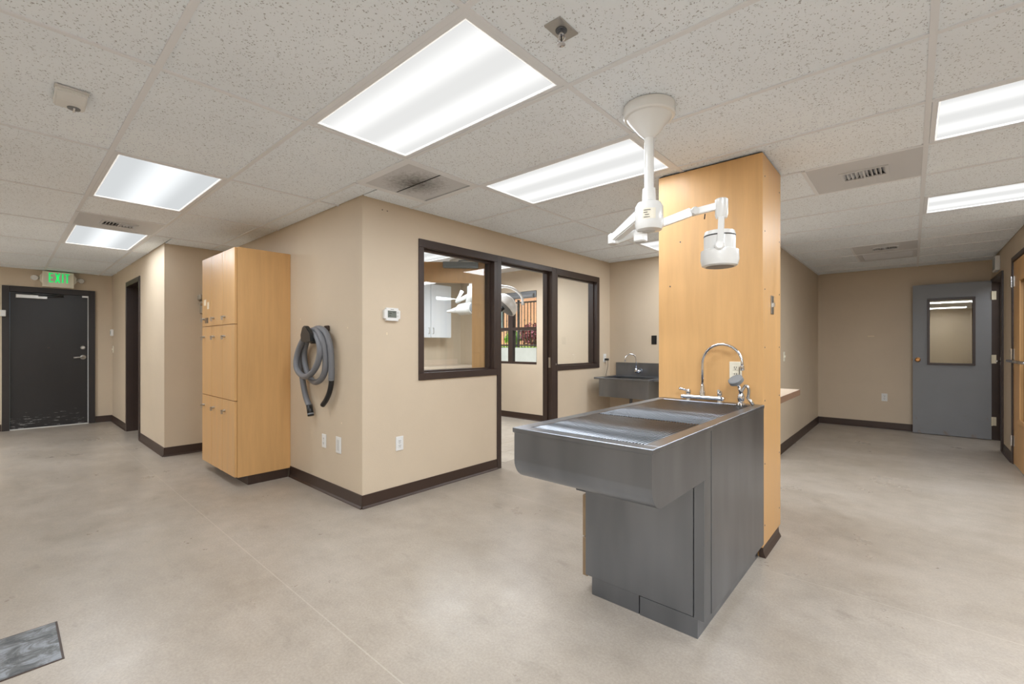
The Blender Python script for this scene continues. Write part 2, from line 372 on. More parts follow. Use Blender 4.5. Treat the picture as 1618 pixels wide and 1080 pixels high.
wall('wall_recess', (XC-T, XC, YC+T, YL+T, 0, ZT))
wall('wall_closet', (-8.98, -8.86, YC+T, 2.6, 0, ZT), (-7.74, -7.62, YC+T, 2.6, 0, ZT), (-8.98, -7.62, 2.6, 2.72, 0, ZT))
DE0, DE1 = .07, .916                                        # exit door leaf
wall('wall_exit', (XE-T, XE, Y0, DE0-.02, 0, ZT), (XE-T, XE, DE1+.02, YC+T, 0, ZT), (XE-T, XE, DE0-.02, DE1+.02, 2.09, ZT))
wall('wall_behind', (XE-T, X1+T, Y0-T, Y0, 0, ZT))
wall('wall_far_right', (X1, X1+T, Y0, 6.02, 0, ZT))

# inner room shell
HI = 2.56
WX0, WX1, WZ0, WZ1 = -6.05, -4.774, .94, 2.19
wall('wall_inner_far', (XI, WX0, YI, YI+.15, 0, ZT), (WX1, XW, YI, YI+.15, 0, ZT), (WX0, WX1, YI, YI+.15, 0, WZ0), (WX0, WX1, YI, YI+.15, WZ1, ZT))
wall('wall_inner_left', (XI-T, XI, YP, YI+.15, 0, ZT))
wall('wall_inner_near', (XI, XC-T, YP, YP+.1, 0, ZT))
fl = struct(box('floor_inner', 'grout', XI, XW-T, YL+T, YI, -.1, -.003))
TS = .33
bt = bbox(bmesh.new(), -TS/2+.003, TS/2-.003, -TS/2+.003, TS/2-.003, -.004, .0, .001)
proto = link('floor_tile', bt, 'inner_tile', fl); tme = proto.data; first = True
x = XW-T-TS/2
while x > XI+TS/2:
    y = YI-TS/2
    while y > 2.2:
        o = proto if first else bpy.data.objects.new('floor_tile', tme); first = False
        if o is not proto: COL.objects.link(o); o.parent = fl
        o.location = (x, y, 0); y -= TS
    x -= TS
struct(box('threshold_floor', 'floor_vinyl', XW-T, XW, OD0, OD1, -.1, -.001))

# ------------------------------------------------------------------ baseboards (vinyl cove)
def cove(name, axis, a, b, plane, side, z=.102):
    p = [(plane, 0), (plane+side*.020, 0), (plane+side*.018, .006), (plane+side*.009, .018), (plane+side*.006, z), (plane, z)]
    bm = bmesh.new()
    bprism(bm, p, axis, a, b)
    return struct(link(name, bm, 'brown_vinyl'))
cove('baseboard_left', 0, -4.55, XW+.006, YL, -1)
cove('baseboard_window', 1, YL-.006, OY1, XW, 1)
cove('baseboard_window_far', 1, OY2, YS, XW, 1)
cove('baseboard_sink', 0, XW, XN, YS, -1)
cove('baseboard_nook_left', 1, YS, YB, XN, 1)
cove('baseboard_back', 0, XN, XR, YB, -1)
cove('baseboard_right', 1, 7.09, DR0-.07, XR, -1)
cove('baseboard_corridor', 0, DC1+.06, XC+.006, YC, -1)
cove('baseboard_corridor_far', 0, XE, DC0-.06, YC, -1)
cove('baseboard_recess', 1, YC-.006, YL, XC, 1)
cove('baseboard_exit', 1, DE1+.08, YC, XE, 1)
cove('baseboard_exit_left', 1, Y0, DE0-.08, XE, 1)
cove('baseboard_inner_far', 0, XI, XW-T, YI, -1)
cove('baseboard_inner_left', 1, YP, YI, XI, 1)

# ------------------------------------------------------------------ ceiling: slab, tees, lay-in tiles
GX, GY, U = -2.3784, .4217, .6096
bm = bmesh.new()
for r in ROOMS: bbox(bm, r[0]-T, r[1]+T, r[2]-T, r[3]+T, H+.2, H+.26)
bbox(bm, XR, 2.02, 7.5, YB+T, H+.2, H+.26); bbox(bm, -8.98, -7.62, YC, 2.72, H+.2, H+.26)
ceil = struct(link('ceiling', bm, 'grey_white'))
ceil_in = struct(box('ceiling_inner', 'white_laminate', XI-T, XW-.06, YL+.06, YI+.15, HI, HI+.06))
struct(boxes('ceiling_passage', 'grey_white', [(XR+T, 1.9, 7.62, YB, H, H+.03), (-8.86, -7.74, YC+T, 2.6, H, H+.03)]))
def inside(x0, x1, y0, y1):
    out = []
    for a, b, c, d in ROOMS:
        p = (max(a, x0), min(b, x1), max(c, y0), min(d, y1))
        if p[1]-p[0] > .02 and p[3]-p[2] > .02: out.append(p)
    s = sum((p[1]-p[0])*(p[3]-p[2]) for p in out)
    return [(x0, x1, y0, y1)] if s > .999*(x1-x0)*(y1-y0) else out
gx = lambda i: GX+i*U
gy = lambda j: GY+j*U
LIGHTS = {(0, 1): 'large nearest ceiling troffer left of the ceiling mounted exam lamp', (0, 3): 'ceiling troffer just behind the exam lamp pole, in front of the maple column',
          (0, 7): 'small looking ceiling troffer mostly hidden behind the maple column, near the wall sink',
          (4, 4): 'nearer ceiling troffer cut by the right edge of the picture', (4, 7): 'farther ceiling troffer cut by the right edge of the picture',
          (-4, 0): 'bluish ceiling troffer above the lockers, nearer of the two toward the exit', (-8, 0): 'small far ceiling troffer close to the green exit sign',
          (4, 0): 'added unseen ceiling troffer overhead to the right of the camera', (0, -3): 'added unseen ceiling troffer overhead behind the camera', (-4, -4): 'added unseen ceiling troffer behind the camera to the left', (-10, -4): 'added unseen ceiling troffer over the left part of the corridor', (4, -4): 'added unseen ceiling troffer behind the camera to the right'}  # troffers on this line are added out of view to lift walls and ceiling
SHARE = {(-4, 0): .5, (-8, 0): .65, (4, 0): 2.7, (0, -3): .6, (-4, -4): .35, (4, -4): 3.0, (-10, -4): 3.4, (0, 1): .8, (0, 3): .65, (0, 7): .9, (4, 4): 1.15, (4, 7): 1.8}   # tube output per troffer, several added unseen ones raised as fill
VENTS = {(-1, 2), (3, 5), (3, 10), (3, 11), (-6, 0)}         # 2 x 2 ft cells that hold air vents
tile_me = {}
def tile(x0, x1, y0, y1):
    g = .006; sx, sy = x1-x0-2*g, y1-y0-2*g
    if sx < .03 or sy < .03: return
    k = (round(sx, 3), round(sy, 3))
    c = ((x0+x1)/2, (y0+y1)/2, 0)
    if k not in tile_me:
        o = link('ceiling_tile', bbox(bmesh.new(), -sx/2, sx/2, -sy/2, sy/2, H+.003, H+.018, .002), 'ceiling_tile', ceil); tile_me[k] = o.data
    else:
        o = bpy.data.objects.new('ceiling_tile', tile_me[k]); COL.objects.link(o); o.parent = ceil
    o.location = c
def tee(x0, x1, y0, y1, w_=.024):
    if x1-x0 > y1-y0: b = (x0+w_/2, x1-w_/2, y0-w_/2, y0+w_/2)
    else: b = (x0-w_/2, x0+w_/2, y0, y1)
    box('ceiling_tee', 'tee', b[0], b[1], b[2], b[3], H-.0025, H+.012, ceil)
cells = []
for j in range(-6, 15):
    i = -14
    while i < 12:
        if (i, j) in LIGHTS: cells.append((i, 2, j, 'L')); i += 2; continue
        odd = [q for q in (i, i+1) if (q, j) in VENTS]
        if odd:
            for q in (i, i+1): cells.append((q, 1, j, 'V' if (q, j) in VENTS else 'T'))
        else: cells.append((i, 2, j, 'T'))
        i += 2
for i, n, j, k in cells:
    ps = inside(gx(i), gx(i+n), gy(j), gy(j+1))
    for p in ps:
        if k == 'T': tile(*p)
        # cross tee on the near side of the cell, extra short tee beside a half cell
        if abs(p[2]-gy(j)) < 1e-6: tee(p[0], p[1], p[2], p[2]+.001)
        if n == 1 and i % 2: tee(gx(i), gx(i)+.001, p[2]+.012, p[3]-.012)
for i in range(-14, 12, 2):                                   # main runners
    x = gx(i); segs = []
    ys = sorted({v for r in ROOMS for v in r[2:]})
    for a, b in zip(ys, ys[1:]):
        if any(r[0] < x < r[1] and r[2] <= a and r[3] >= b for r in ROOMS):
            if segs and abs(segs[-1][1]-a) < 1e-6: segs[-1][1] = b
            else: segs.append([a, b])
    for a, b in segs: tee(x, x+.0001, a, b)

def troffer(cx, cy, z, label, sx=2*U, sy=U, watts=LAMP_W, lens='lit_lens'):
    t = thing('ceiling_light', label, 'light', (cx, cy, z), 'fluorescent ceiling troffers')
    a, b = sx/2-.013, sy/2-.013; f = .024
    boxes('frame', 'tee', [(cx-a, cx+a, cy-b, cy-b+f, z-.001, z+.03), (cx-a, cx+a, cy+b-f, cy+b, z-.001, z+.03),
                           (cx-a, cx-a+f, cy-b+f, cy+b-f, z-.001, z+.03), (cx+a-f, cx+a, cy-b+f, cy+b-f, z-.001, z+.03)], t, .001)
    boxes('lens_rim', 'lens_rim', [(cx-a+f, cx+a-f, cy-b+f, cy-b+f+.006, z+.001, z+.012), (cx-a+f, cx+a-f, cy+b-f-.006, cy+b-f, z+.001, z+.012),
                                   (cx-a+f, cx-a+f+.006, cy-b+f+.006, cy+b-f-.006, z+.001, z+.012), (cx+a-f-.006, cx+a-f, cy-b+f+.006, cy+b-f-.006, z+.001, z+.012)], t)
    l = box('lens', lens, cx-a+f, cx+a-f, cy-b+f, cy+b-f, z+.008, z+.016, t)
    box('housing', 'grey_white', cx-a, cx+a, cy-b, cy+b, z+.03, z+.12, t)
    d = bpy.data.lights.new('fluorescent_lamp', 'AREA'); d.shape = 'RECTANGLE'; d.size = 2*(a-f)-.02; d.size_y = 2*(b-f)-.02
    d.energy = watts; d.color = (.893, .945, 1.0)
    o = bpy.data.objects.new('fluorescent_lamp', d); COL.objects.link(o); o.parent = t; o.location = (0, 0, .002)
    return t
for (i, j), lab in LIGHTS.items(): troffer(gx(i)+U, gy(j)+U/2, H, lab, watts=LAMP_W*SHARE.get((i, j), 1), lens='dim_lens' if j == 0 and i < 0 else 'lit_lens')

# inner-room ceiling lights
troffer(-4.72, 4.72, HI-.125, 'ceiling troffer inside the procedure room, seen through the open doorway', watts=LAMP_W*1.5)
troffer(-4.78, 3.62, HI-.125, 'ceiling troffer inside the procedure room, seen through the top of the observation window', watts=LAMP_W*1.5)

# ------------------------------------------------------------------ pixel helpers (a pixel gives a direction; the plane gives the distance)
FWD = Vector((-math.sin(YAW), math.cos(YAW), 0)); RGT = Vector((math.cos(YAW), math.sin(YAW), 0)); CAM = Vector((0, 0, CAMH))
def ray(px, py): return FWD+RGT*((px-CXP)/FPX)+Vector((0, 0, (CYP-py)/FPX))
def on(px, py, ax, v):
    r = ray(px, py); return CAM+r*((v-CAM[ax])/r[ax])
def dep(px, py, d): return CAM+ray(px, py)*d

# ------------------------------------------------------------------ ceiling vents
def register(t, cx, cy, z, w_, d_, along='x'):
    """small two-way louvre register proud of a metal panel"""
    h = bmesh.new(); a, b, f = w_/2, d_/2, .014
    for s in ((-a, a, -b, -b+f), (-a, a, b-f, b), (-a, -a+f, -b+f, b-f), (a-f, a, -b+f, b-f), (-f/3, f/3, -b+f, b-f)):
        u0, u1, v0, v1 = s
        if along == 'x': bbox(h, cx+u0, cx+u1, cy+v0, cy+v1, z-.008, z-.001)
        else: bbox(h, cx+v0, cx+v1, cy+u0, cy+u1, z-.008, z-.001)
    link('register_frame', h, 'panel_grey', t)
    if along == 'x': box('register_throat', 'dark_void', cx-a+f, cx+a-f, cy-b+f, cy+b-f, z+.03, z+.04, t)
    else: box('register_throat', 'dark_void', cx-b+f, cx+b-f, cy-a+f, cy+a-f, z+.03, z+.04, t)
    for side in (-1, 1):
        for k in range(5):
            u = side*(a-f)*(k+.5)/5
            bmk = bmesh.new(); tl = .010*side
            poly = [(u-.0015-tl, z+.018), (u+.0015-tl, z+.018), (u+.0015+tl, z-.004), (u-.0015+tl, z-.004)]
            if along == 'x': bprism(bmk, [(cx+p, q) for p, q in poly], 1, cy-b+f, cy+b-f)
            else: bprism(bmk, [(cy+p, q) for p, q in poly], 0, cx-b+f, cx+b-f)
            link('louvre', bmk, 'panel_grey', t)
def vent_panel(i, j, label, along, w_=.26, d_=.19, dx=0, dy=0):
    x0, x1, y0, y1 = gx(i)+.012, gx(i+1)-.012, gy(j)+.012, gy(j+1)-.012
    cx, cy = (x0+x1)/2+dx, (y0+y1)/2+dy
    t = thing('air_vent', label, 'vent', (cx, cy, H), 'supply air vents in the ceiling')
    a, b = (w_/2-.008, d_/2-.008) if along == 'x' else (d_/2-.008, w_/2-.008)
    boxes('panel', 'panel_grey', [(x0, x1, y0, cy-b, H, H+.004), (x0, x1, cy+b, y1, H, H+.004), (x0, cx-a, cy-b, cy+b, H, H+.004), (cx+a, x1, cy-b, cy+b, H, H+.004)], t)
    register(t, cx, cy, H, w_, d_, along)
    return t
vent_panel(3, 5, 'square metal ceiling vent right of the top of the maple column', 'x')
vent_panel(3, 10, 'farthest square metal ceiling vent, over the back nook', 'x')
vent_panel(-6, 0, 'square metal ceiling vent between the two troffers toward the exit', 'y')
# dusty return grille by the window-wall corner
x0, x1, y0, y1 = gx(-1)+.012, gx(0)-.012, gy(2)+.012, gy(3)-.012; cx, cy = (x0+x1)/2, (y0+y1)/2
t = thing('return_grille', 'dusty perforated square return air grille above the wall corner', 'vent', (cx, cy, H))
boxes('frame', 'tee', [(x0, x1, y0, y0+.03, H-.003, H+.01), (x0, x1, y1-.03, y1, H-.003, H+.01), (x0, x0+.03, y0+.03, y1-.03, H-.003, H+.01), (x1-.03, x1, y0+.03, y1-.03, H-.003, H+.01)], t, .001)
for k in range(2):
    ya = y0+.03+k*(y1-y0-.06)/2; yb = ya+(y1-y0-.06)/2-.014
    link('perforated_panel', bbox(bmesh.new(), x0+.03, x1-.03, ya, yb, H-.001, H+.002), 'dusty_grille', t, origin=(cx, cy-.02, H))
box('plenum', 'dark_void', x0+.02, x1-.02, y0+.02, y1-.02, H+.02, H+.03, t)
# return grille in the nook
x0, x1, y0, y1 = gx(3)+.012, gx(4)-.012, gy(11)+.012, gy(12)-.012; cx, cy = (x0+x1)/2, (y0+y1)/2
t = thing('return_grille', 'recessed grey slatted return grille next to the vent over the back nook', 'vent', (cx, cy, H))
boxes('frame', 'panel_grey', [(x0, x1, y0, y0+.05, H-.002, H+.02), (x0, x1, y1-.02, y1, H-.002, H+.02), (x0, x0+.05, y0+.05, y1-.02, H-.002, H+.02), (x1-.04, x1, y0+.05, y1-.02, H-.002, H+.02)], t, .001)
box('backing', 'slate_grey', x0+.04, x1-.03, y0+.04, y1-.01, H+.022, H+.03, t)
bm = bmesh.new()
for k in range(18):
    y = y0+.06+k*(y1-y0-.09)/18; bprism(bm, [(y, H+.016), (y+.002, H+.016), (y+.014, H+.002), (y+.012, H+.002)], 0, x0+.05, x1-.04)
s = link('slats', bm, 'panel_grey', t); s['kind'] = 'stuff'

# ------------------------------------------------------------------ small ceiling fixtures
c = (-.973, 1.335, H); t = thing('fire_sprinkler', 'chrome sprinkler head in a square plate on the ceiling', 'sprinkler', c)
q = box('escutcheon', 'satin', c[0]-.036, c[0]+.036, c[1]-.057, c[1]+.057, H-.003, H+.003, t, .001)
lathe('cup', 'steel_dark', [(.022, 0), (.021, -.004), (.014, -.006)], (c[0], c[1], H-.002), parent=t)
lathe('valve_body', 'chrome', [(.009, 0), (.009, -.014), (.012, -.016), (.012, -.02), (.006, -.022)], (c[0], c[1], H-.004), parent=t, n=16)
bm = bmesh.new()
for s in (-1, 1): btube(bm, spline([(c[0]+s*.009, c[1], H-.024), (c[0]+s*.016, c[1], H-.036), (c[0]+s*.004, c[1], H-.05)], 4), .0025, 6)
link('frame_arms', bm, 'chrome', t)
lathe('deflector', 'chrome', [(.003, .004), (.015, 0), (.015, -.002), (.003, -.003)], (c[0], c[1], H-.053), parent=t, n=16)
box('glass_bulb', 'black_plastic', c[0]-.002, c[0]+.002, c[1]-.002, c[1]+.002, H-.05, H-.024, t)

c = (-2.95, .205, H); t = thing('motion_sensor', 'white wedge shaped motion sensor on the ceiling tile', 'sensor', c)
bm = bmesh.new()
bprism(bm, [(c[0]+.085, H), (c[0]+.085, H-.018), (c[0]+.03, H-.04), (c[0]-.05, H-.045), (c[0]-.085, H-.03), (c[0]-.09, H)], 1, c[1]-.052, c[1]+.052)
bmesh.ops.bevel(bm, geom=bm.edges[:], offset=.006, segments=2, affect='EDGES')
link('housing', bm, 'white_plastic', t)
box('base_plate', 'grey_white', c[0]+.06, c[0]+.098, c[1]-.056, c[1]+.056, H-.008, H, t, .001)
lathe('lens', 'slate_grey', [(.024, 0), (.022, -.006), (.012, -.010)], (c[0]-.03, c[1]+.014, H-.0425), parent=t, n=18)
box('lens_bar', 'white_plastic', c[0]-.052, c[0]-.008, c[1]+.011, c[1]+.017, H-.056, H-.05, t)

# ------------------------------------------------------------------ window wall frames
fx0, fx1, fm = XW-T-.01, XW+.014, 'brown_metal'
def frame_members(name, members):
    o = None
    for k, (y0, y1, z0, z1) in enumerate(members):
        if k == 0: o = struct(box(name, fm, fx0, fx1, y0, y1, z0, z1, None, .003))
        else: box('frame_member', fm, fx0, fx1, y0, y1, z0, z1, o, .003)
    return o
def stops(o, y0, y1, z0, z1, x=-3.285, s=.016):
    for b in ((y0, y1, z0, z0+s), (y0, y1, z1-s, z1), (y0, y0+s, z0+s, z1-s), (y1-s, y1, z0+s, z1-s)):
        box('glazing_stop', fm, x-.022, x+.022, *b, o)
w1 = frame_members('window_1', [(OY0, OY1, SILL, SILL+.062), (OY0, OY1, HEAD-.07, HEAD), (OY0, OY0+.052, SILL+.062, HEAD-.07), (OY1-.046, OY1, SILL+.062, HEAD-.07)])
stops(w1, OY0+.052, OY1-.046, SILL+.062, HEAD-.07)
box('pane', 'glass', -3.288, -3.282, OY0+.055, OY1-.05, SILL+.066, HEAD-.074, w1)
w2 = frame_members('window_2', [(OY2-.03, OY3, SILL, SILL+.055), (OY2-.03, OY3, HEAD-.07, HEAD), (OY3-.062, OY3, SILL+.055, HEAD-.07)])
stops(w2, OY2, OY3-.062, SILL+.055, HEAD-.07)
box('pane', 'glass', -3.288, -3.282, OY2+.003, OY3-.066, SILL+.059, HEAD-.074, w2)
d1 = struct(box('door_1', fm, fx0, fx1, OY1, OD0, 0, HEAD, None, .003))
box('door_jamb', fm, fx0, fx1, OD1, OY2-.03, 0, HEAD, d1, .003)
box('door_jamb', fm, fx0, fx1, OY2-.03, OY2, 0, SILL, d1, .003); box('mullion', fm, fx0, fx1, OY2-.03, OY2, SILL+.055, HEAD-.07, d1, .003)
box('door_head', fm, fx0, fx1, OD0, OD1, HEAD-.055, HEAD, d1, .003)
box('door_stop', fm, -3.30, -3.27, OD1-.018, OD1, 0, HEAD-.055, d1); box('door_stop', fm, -3.30, -3.27, OD0, OD1-.018, HEAD-.073, HEAD-.055, d1)
box('strike_plate', 'satin', -3.262, -3.232, OD1-.002, OD1+.002, 1.0, 1.12, d1)
box('frame_anchor', 'satin', fx1-.001, fx1+.003, OY2-.045, OY2-.03, 1.03, 1.05, d1)

# open maple door of the procedure room, swung behind the observation window
def local_thing(name, label, cat, loc, rz):
    o = thing(name, label, cat, loc); o.rotation_euler = (0, 0, rz); OFF[o.name] = Vector((0, 0, 0)); return o
def lp(name, material, b, parent, bev=0): return box(name, material, *b, parent, bev)
DL = local_thing('glazed_door', 'open maple door with large glass panel behind the observation window', 'door', (-3.365, 3.315, 0), math.atan2(-.74, -.67))
bm = bmesh.new(); th = .022
for b in ((0, .15, -th, th, .01, 2.12), (.76, .91, -th, th, .01, 2.12), (.15, .76, -th, th, 1.925, 2.12), (.15, .76, -th, th, .01, .28)): bbox(bm, *b)
link('leaf', bm, 'maple', DL)
lp('pane', 'glass', (.15, .76, -.003, .003, .28, 1.925), DL)
for b in ((.15, .76, -.027, .027, 1.91, 1.925), (.15, .76, -.027, .027, .28, .295), (.15, .165, -.027, .027, .295, 1.91), (.745, .76, -.027, .027, .295, 1.91)): lp('glazing_bead', 'maple_edge', b, DL)
cl = lp('door_closer', 'closer_grey', (.10, .46, th, th+.06, 2.055, 2.118), DL, .006)
link('closer_arm', btube(bmesh.new(), [(.30, th+.03, 2.12), (.30, th+.03, 2.13), (.12, th+.05, 2.14), (.03, th+.02, 2.15)], .008, 8), 'closer_grey', cl)
for z in (.25, 1.1, 1.95): lp('hinge', 'satin', (-.008, .008, -.028, .028, z-.05, z+.05), DL)
lv = lp('rose', 'satin', (.81, .87, th, th+.012, 1.0, 1.06), DL, .004); link('lever', btube(bmesh.new(), [(.84, th+.012, 1.03), (.84, th+.05, 1.03), (.74, th+.05, 1.03)], .009, 8), 'satin', lv)

# ------------------------------------------------------------------ exterior window of the procedure room and the view outside
w3 = struct(box('window_3', fm, WX0, WX1, YI+.03, YI+.10, WZ0, WZ0+.04))
for b in ((WX0, WX1, WZ1-.05, WZ1), (WX0, WX0+.05, WZ0+.04, WZ1-.05), (WX1-.03, WX1, WZ0+.04, WZ1-.05)): box('frame_member', fm, b[0], b[1], YI+.03, YI+.10, b[2], b[3], w3)
box('transom', fm, WX0+.05, WX1-.03, YI+.03, YI+.10, 1.525, 1.58, w3)
for z0, z1 in ((WZ0+.04, 1.525), (1.58, WZ1-.05)): box('mullion', fm, -5.455, -5.35, YI+.03, YI+.10, z0, z1, w3)
for xa, xb in ((WX0+.05, -5.455), (-5.35, WX1-.03)):
    for z0, z1 in ((WZ0+.04, 1.525), (1.58, WZ1-.05)): box('pane', 'glass', xa, xb, YI+.062, YI+.068, z0, z1, w3)
t = thing('roller_blind', 'rolled up dark grey window blind at the top of the exterior window', 'blind', (-5.4, YI+.0, 2.1))
bm = bmesh.new(); blathe(bm, [(.04, 0), (.04, 1.2)], (WX0+.03, YI-.012, 2.105), (1, 0, 0), 16); link('roll', bm, 'slate_grey', t)
box('valance', 'slate_grey', WX0+.01, WX1-.01, YI-.004, YI+.028, 2.075, 2.185, t)
struct(box('ground_outside', 'concrete', -16, -1.4, 6.0, 9.8, -.12, -.02))
struct(box('retaining_wall', 'concrete', -16, -1.4, 9.8, 10.0, -.12, 1.2))
struct(box('lawn', 'grass', -22, -1.4, 10.0, 15.0, -.12, 1.22))
f = thing('iron_fence', 'black wrought iron fence with small knuckles outside the far window', 'fence', (-8.6, 9.9, 1.2))
for z in (1.27, 2.52): box('rail', 'iron', -14, -5, 9.88, 9.92, z-.02, z+.02, f)
pic = bbox(bmesh.new(), -.008, .008, -.008, .008, 1.22, 2.52); bbox(pic, -.02, .02, -.02, .02, -.02, .02)
pm = {}
for k in range(52):
    x = -11.6+k*.118
    if k % 7 == 3:
        box('post', 'iron', x-.025, x+.025, 9.87, 9.93, 1.2, 2.6, f); continue
    b = k % 2
    if b not in pm:
        bm = bbox(bmesh.new(), x-.008, x+.008, 9.892, 9.908, 1.2, 2.52); kz = 1.75 if b else 2.0
        blathe(bm, [(.004, -.04), (.022, 0), (.004, .04)], (x, 9.9, kz), n=8)
        o = link('picket', bm, 'iron', f, origin=(x, 9.9, 1.2)); pm[b] = o.data
    else:
        o = bpy.data.objects.new('picket', pm[b]); COL.objects.link(o); o.parent = f; o.location = Vector((x, 9.9, 1.2))-OFF[f.name]
pic.free()
def bush(name, label, mname, c, r, n, seed):
    rnd = random.Random(seed); t = thing(name, label, 'bush', (c[0], c[1], 1.22)); bm = bmesh.new()
    for k in range(n):
        d = Vector((rnd.gauss(0, 1), rnd.gauss(0, 1), rnd.gauss(0, 1))).normalized()*(rnd.random()**.4); p = Vector((c[0]+d.x*r[0], c[1]+d.y*r[1], c[2]+d.z*r[2]))
        a = Vector((rnd.gauss(0, 1), rnd.gauss(0, 1), rnd.gauss(0, 1))).normalized(); b = a.orthogonal().normalized(); s = rnd.uniform(.03, .07)
        bm.faces.new([bm.verts.new(p+a*s), bm.verts.new(p+b*s*.6), bm.verts.new(p-a*s), bm.verts.new(p-b*s*.6)])
    o = link('foliage', bm, mname, t); o['kind'] = 'stuff'
    bm = bmesh.new()
    for k in range(5): btube(bm, [(c[0], c[1], 1.22), (c[0]+rnd.uniform(-.1, .1), c[1], 1.22+(c[2]-1.22)*.5), (c[0]+rnd.uniform(-r[0], r[0])*.6, c[1]+rnd.uniform(-.2, .2), c[2])], .015, 5)
    link('stems', bm, 'laminate_edge', t)
p = dep(846, 532, 15.2); bush('red_bush', 'dark red leafed bush behind the iron fence outside', 'red_leaf', (p.x, p.y, 1.62), (.62, .5, .42), 900, 1)
p = dep(811, 534, 15.6); bush('green_bush', 'small bright green shrub behind the iron fence outside', 'green_leaf', (p.x, p.y, 1.5), (.3, .3, .3), 400, 2)
b = thing('brick_building', 'pale sunlit brick building beyond the fence outside', 'building', (-11, 15.0, 1.2))
box('wall', 'mortar', -22, -3, 15.0, 15.3, 1.2, 6.5, b)
bm = bmesh.new(); z = 1.25; row = 0
while z < 4.6:
    x = -16+(row % 2)*.115
    while x < -7:
        bbox(bm, x, x+.215, 14.985, 15.02, z, z+.062); x += .228
    z += .075; row += 1
o = link('bricks', bm, 'brick_pale', b); o['kind'] = 'stuff'
w = box('window', 'dark_void', -14.9, -14.2, 14.97, 15.01, 1.9, 3.4, b); box('pane', 'closer_grey', -14.85, -14.25, 14.965, 14.972, 1.95, 3.35, w)

# ------------------------------------------------------------------ furniture of the procedure room
c = (-6.4, 5.06); t = thing('wall_cabinet', 'white wall cabinet with two doors, seen through the observation window', 'cabinet', (-6.545, 5.06, 1.4))
box('body', 'white_laminate', XI+.001, -6.42, 4.45, 5.37, 1.40, 2.345, t)
for y0, y1, hy in ((4.455, 4.905, 4.86), (4.915, 5.365, 4.95)):
    d = box('door', 'white_laminate', -6.42, -6.40, y0, y1, 1.405, 2.34, t, .002)
    tube('handle', 'satin', [(-6.40, hy, 1.47), (-6.37, hy, 1.47), (-6.37, hy, 1.57), (-6.40, hy, 1.57)], .005, d, 8)
c = dep(795, 480, 6.0); cx, cy, cz = c
t = thing('surgical_light', 'white dome surgical light hanging in the doorway of the procedure room', 'lamp', (cx, cy, HI))
px, py = cx-.12, cy-.1
tube('ceiling_pole', 'white_enamel', [(px, py, HI), (px, py, 2.12)], .025, t, 14)
tube('arm', 'white_enamel', spline([(px, py, 2.12), (px+.05, py+.04, 2.08), (cx, cy, 2.04)], 4), .022, t, 12)
tube('yoke', 'white_enamel', spline([(cx-.05, cy-.05, 2.05), (cx+.08, cy+.07, 2.03), (cx+.18, cy+.155, 1.93), (cx+.20, cy+.172, 1.80)], 6), .017, t, 12)
ax = (-RGT*.62-FWD*.25+Vector((0, 0, -.72))).normalized()
lathe('dome', 'white_enamel', [(.03, -.12), (.08, -.115), (.13, -.09), (.165, -.045), (.18, .0), (.178, .03), (.165, .04)], (cx+.02, cy+.02, 1.80), ax, t, 32)
lathe('diffuser', 'slate_grey', [(.16, .041), (.145, .045), (.05, .047)], (cx+.02, cy+.02, 1.80), ax, t, 32)
lathe('handle', 'black_plastic', [(.03, .052), (.025, .11), (.018, .13)], (cx+.02, cy+.02, 1.80), ax, t, 16)
hx = dep(741, 487, 6.6)
t = thing('xray_unit', 'white jointed x-ray head seen through the glass of the maple door', 'medical equipment', (hx.x, hx.y, HI))
A = dep(741, 487, 6.6); B = dep(714, 491, 6.75); Cc = dep(706, 490, 6.8)
d = (B-A).normalized()
link('tube_head', blathe(bmesh.new(), [(.05, -.06), (.085, -.055), (.092, .0), (.085, .16), (.06, .2)], A, d, 24), 'white_enamel', t)
link('end_cap', blathe(bmesh.new(), [(.07, -.066), (.07, -.059)], A, d, 20), 'slate_grey', t)
link('cone', blathe(bmesh.new(), [(.055, .2), (.03, .31), (.018, .4)], A, d, 20), 'white_enamel', t)
K = dep(744, 465, 6.6); S = dep(733, 462, 6.75)
tube('upright', 'white_enamel', [A+Vector((0, 0, .07)), K, K+Vector((0, 0, .12))], .055, t, 14)
tube('link_arm', 'white_enamel', [K, dep(722, 476, 6.7), dep(730, 460, 6.75)], .03, t, 10)
tube('ceiling_arm', 'white_enamel', [K+Vector((0, 0, .1)), Vector((K.x+.02, K.y+.02, HI))], .03, t, 12)
t = thing('inner_worktop', 'pale worktop along the far left wall of the procedure room', 'counter', (-6.4, 4.6, .9))
box('slab', 'laminate', XI+.001, -6.08, 2.2, 5.75, .86, .90, t, .004); box('backsplash', 'laminate', XI+.001, XI+.02, 2.2, 5.75, .90, 1.0, t)
for y in (2.25, 3.4, 4.55, 5.70): box('support', 'laminate', XI+.01, -6.14, y-.02, y+.02, 0, .86, t)

